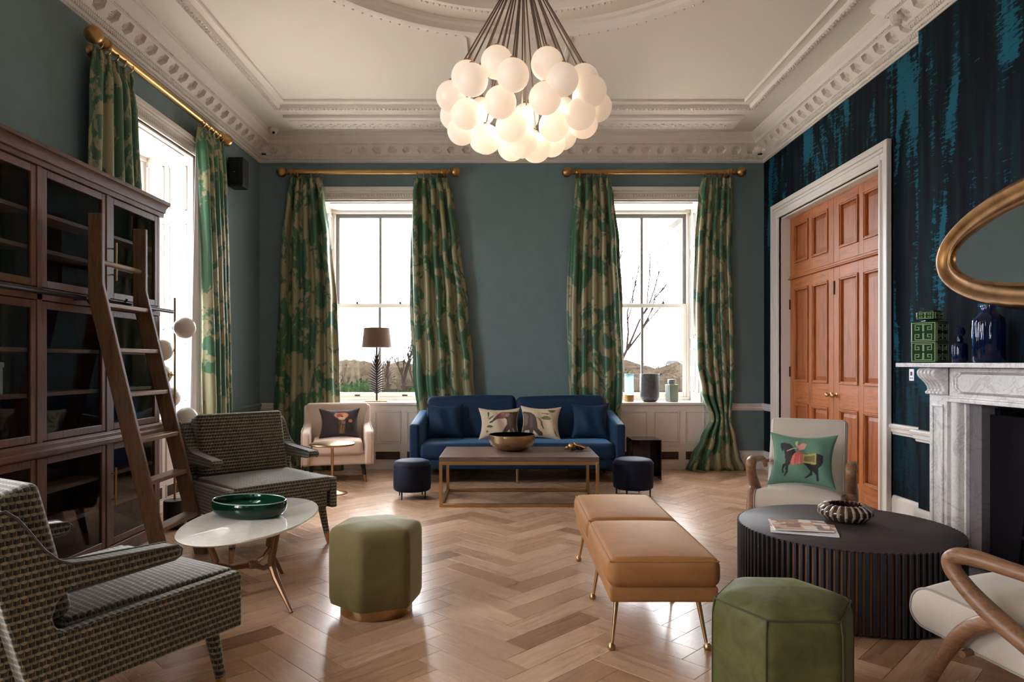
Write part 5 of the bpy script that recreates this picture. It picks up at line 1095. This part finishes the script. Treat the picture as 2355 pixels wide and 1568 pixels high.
cushion('horse_cushion', 'green cushion printed with a rider on a black horse on the linen armchair', 'cushion', .47, .42, .14, (2.17, 5.02, .436), R(26), math.atan2(-.87, -.49)+PI/2, base=(92, 130, 108), shapes=[
 (sh([(590,650),(650,640),(740,660),(800,740),(830,800),(1100,780),(1180,800),(1190,880),(1160,930),(1120,960),(1110,1040),(1110,1140),(1085,1140),(1085,1060),(1040,1010),(1035,1060),(965,1120),(930,1130),(1000,1050),(1000,1000),(930,920),(760,920),(725,960),(720,1050),(695,1095),(675,1095),(692,1030),(680,960),(655,1000),(670,1050),(650,1060),(632,1000),(640,940),(680,920),(660,800),(640,740),(625,770),(598,720)], *H_), bl),
 (sh([(900,800),(1080,775),(1090,920),(905,905)], *H_), (176, 160, 88)), (sh([(930,820),(1060,800),(1068,890),(930,885)], *H_), (120, 108, 60)), (sh([(840,760),(900,780),(920,920),(780,960),(750,920),(780,830)], *H_), (206, 104, 92)),
 (sh([(815,800),(830,800),(820,940),(805,940)], *H_), (176, 74, 66)), (sh([(860,810),(872,810),(880,930),(862,930)], *H_), (228, 150, 128)), (sh([(825,690),(900,625),(945,640),(925,720),(860,750)], *H_), (228, 150, 138)), (sh([(800,610),(830,600),(840,680),(815,690)], *H_), (210, 206, 140)), (sh([(820,935),(930,930),(930,975),(820,975)], *H_), (96, 140, 100)), (sh([(690,760),(830,712),(832,722),(692,772)], *H_), (200, 180, 140))])

# ------------------------------------------------------------------ ornaments on the window sills
tl = thing('leaf_table_lamp', 'table lamp with a bronze palm-leaf stem and taupe shade on the sill', 'table lamp', (-1.672, 8.85, WZ0))
MB().box(-.145, .145, -.06, .06, 0, .018).build('base', M['gold'], tl, bevel=.003); MB().tube([(0, 0, .018), (0, 0, .80)], .012, 10).build('stem', M['dbronze'], tl)
MB().lathe([(.190, .705), (.163, .955)], 40).build('shade', M['shade'], tl, ang=60, solid=.004); MB().lathe([(0, .79), (.02, .79), (.025, .80), (.02, .84), (0, .85)], 14).build('bulb_holder', M['brass'], tl)
for i in range(14):
    t_ = i/13; z = .13+.38*t_; w_ = .112*sin(PI*min(1, .32+.60*t_))**.8*(1-.35*max(0, t_-.75)*4*.6); up_ = .03+.12*t_**3
    for sg in (-1, 1): MB().tube([(0, 0, z-.02), (sg*w_*.55, -.008, z+up_*.45), (sg*w_, -.004, z+up_)], [.009, .009, .004], 6).build('leaflet', M['dbronze'], tl)
gv = thing('glass_vase', 'pale teal glass cylinder vase with a gold base on the sill', 'vase', (PX(1447, 8.92), 8.92, WZ0))
MB().lathe([(0, .085), (.058, .085), (.060, .09), (.060, .36), (.056, .36), (.056, .095), (0, .095)], 32).build('cylinder', M['tealglass'], gv, ang=50); MB().lathe([(0, 0), (.061, 0), (.061, .085), (0, .085)], 32).build('base', M['gold'], gv, ang=50)
tv = thing('textured_vase', 'large dark grey textured tumbler vase on the sill', 'vase', (PX(1494, 8.88), 8.88, WZ0))
MB().lathe([(0, 0), (.075, 0), (.105, .018), (.120, .06), (.125, .12), (.125, .362), (.116, .362), (.116, .12), (.10, .04), (0, .02)], 48).build('body', M['vase'], tv, ang=60)
sj = thing('lidded_jar', 'square sage grey lidded jar at the right of the sill', 'jar', (PX(1545, 8.88), 8.88, WZ0), R(20))
MB().prism([(-.06, 0), (.06, 0), (.066, .225), (-.066, .225)], 'y', -.06, .06).build('body', M['tin'], sj, bevel=.008); MB().lathe([(.045, .225), (.045, .24), (.052, .245), (.052, .285), (.045, .292), (0, .294)], 20).build('lid', M['tin'], sj, ang=50)

# ------------------------------------------------------------------ the park outside
mb = MB(); NX = 40
def gz(y): return -1.25 if y < 40 else -1.25-(min(y, 260)-40)*.05
mb.grid(lambda u, v: (-320+640*u, YB+1.0+(v**2.2)*460, gz(YB+1.0+(v**2.2)*460)+.15*sin(u*40)*v), NX, 40); 
struct(mb.build('ground', M['lawn'], ang=60, recalc=False), 'winter lawn sloping away outside')
struct(MB().box(-70, 70, -60, 42, -1.6, -1.2).build('gravel_bounce', M['gravel'], ang=0), 'unseen pale gravel added to bounce daylight onto the ceiling')  # pale ground out of view, added to throw daylight up through the windows
mb = MB()
mb.grid(lambda u, v: (-900+1800*u, 640+v*200, -14+(18+6*sin(u*11)+4*sin(u*27+1)+(10*max(0, 1-abs(u-.38)*9)))*min(1, v*2.2)), 120, 6); struct(mb.build('hills', M['hill'], ang=60, recalc=False), 'low hazy hills on the horizon')
def bare_tree(label, x, y, H, seed, spread=.5):
    rng = random.Random(seed); mb = MB()
    def grow(p, d, L, r, lev):
        q = p+d*L; mb.tube([tuple(p), tuple((p+q)/2+Vector((rng.uniform(-.04, .04)*L, rng.uniform(-.04, .04)*L, 0))), tuple(q)], [r, r*.85, r*.65], 5 if lev < 2 else 4, caps=False)
        if lev >= 5: return
        for _ in range(3 if lev < 4 else 2):
            nd = (d+Vector((rng.uniform(-spread, spread), rng.uniform(-spread, spread), rng.uniform(.0, .35)))).normalized(); grow(p+d*L*rng.uniform(.55, 1), nd, L*rng.uniform(.58, .82), r*.58, lev+1)
    grow(Vector((0, 0, 0)), Vector((rng.uniform(-.08, .08), 0, 1)), H*.30, H*(.022 if y > 30 else .012), 0)
    t = thing('bare_tree', label, 'tree', (x, y, gz(y)-.1), 0, 'bare winter trees outside'); mb.build('branches', M['bark'], t, ang=0, recalc=False)
for i, (px, Y, H, lab) in enumerate(((925, 48, 6.6, 'tall bare tree seen through the left window beside the lamp'), (896, 56, 5.6, 'thin bare tree just right of the lamp stem outside'), (948, 62, 6.0, 'bare tree half behind the curtain edge in the left window'), (792, 74, 4.2, 'small bare tree at the left edge of the left window'), (1398, 24, 9.0, 'near bare tree reaching branches into the left of the right window'), (830, 90, 4.6, 'bare tree left of the lamp outside'))): bare_tree(lab, PX(px, Y), Y, H, 20+i, .42)
def leafy(mb, c, r, n, rng, sz):
    for _ in range(n):
        d = Vector((rng.gauss(0, 1), rng.gauss(0, 1), rng.gauss(0, .8))).normalized()*r*rng.uniform(.6, 1.05); p = Vector(c)+Vector((d.x, d.y*.7, d.z*.8)); a = Vector((rng.uniform(-1, 1), rng.uniform(-1, 1), rng.uniform(-1, 1))).normalized()*sz; b = a.orthogonal().normalized()*sz*.6
        o = len(mb.v); mb.v += [tuple(p-a), tuple(p+b), tuple(p+a), tuple(p-b)]; mb.f.append((o, o+1, o+2, o+3))
for i, (px, Y, r, lab) in enumerate(((795, 40, 1.1, 'dark evergreen bush at the left of the left window'), (836, 42, 1.3, 'rounded evergreen bush left of the leaf lamp outside'), (874, 48, .8, 'low evergreen bush behind the leaf lamp outside'), (908, 45, .8, 'evergreen bush at the foot of the tall bare tree'), (950, 41, .9, 'evergreen bush by the curtain edge in the left window'))):
    rng = random.Random(40+i); t = thing('evergreen_bush', lab, 'bush', (PX(px, Y), Y, gz(Y)), 0, 'evergreen bushes outside'); mb = MB(); mb.sphere((0, 0, r*.5), r*.75, 12); leafy(mb, (0, 0, r*.55), r, 700, rng, .09); mb.build('foliage', M['leaf'], t, ang=0, recalc=False)
rng = random.Random(3); mb = MB()
for i in range(240):
    Y = rng.uniform(95, 170); x = rng.uniform(-.42, .42)*Y; h = rng.uniform(3.0, 5.2)*(Y/120); mb.sphere((x, Y, gz(Y)+h*.6), h*.8, 8, (1.2, 1, 1)); leafy(mb, (x, Y, gz(Y)+h*.7), h, 60, rng, .25)
o = mb.build('scrub_woodland', M['scrub'], ang=0, recalc=False); o['kind'] = 'stuff'; tag(o, 'brown leafless scrub woodland below the horizon outside', 'woodland')
for lab, px, Y, w_ in (('white house on the rise left of the lamp outside', 812, 420, 9), ('second pale house left of the lamp outside', 798, 430, 10), ('distant pale house seen in the right window', 1545, 440, 9)):
    t = thing('distant_house', lab, 'house', (PX(px, Y), Y, -3.5), 0, 'distant houses'); MB().box(-w_/2, w_/2, -3, 3, 0, 4.6).build('wall', M['house'], t, ang=0); MB().prism([(-w_/2-.3, 4.6), (w_/2+.3, 4.6), (w_/2-1.5, 6.6), (-w_/2+1.5, 6.6)], 'y', -3.3, 3.3).build('roof', M['slate'], t, ang=0)
    for k in range(3): MB().box(-w_/2+1+k*2.6, -w_/2+2+k*2.6, -3.05, -3, 2.4, 3.8).build('window', M['bglass'], t, ang=0)
ev = thing('house_eave', 'stone eave of the neighbouring wing at the top of the right window', 'eave', (PX(1583, 11), 11, 0))
MB().box(.12, 1.2, -.3, .6, -1.2, PZ(527, 11)).build('wall', M['stone'], ev, ang=0); MB().prism([(.1, PZ(530, 11)), (.1, PZ(524, 11)), (-.06, PZ(517, 11)), (-.1, PZ(508, 11)), (-.2, PZ(506, 11)), (1.2, PZ(470, 11)), (1.2, PZ(530, 11))], 'y', -.35, .6).build('cornice', M['stone'], ev, ang=0)
pp = thing('garden_post', 'thin white post standing in the shrubs outside the left window', 'post', (PX(791, 30), 30, gz(30))); MB().tube([(0, 0, 0), (0, 0, .62)], .04, 8).build('shaft', M['post'], pp); MB().sphere((0, 0, .66), .07, 8).build('cap', M['post'], pp)
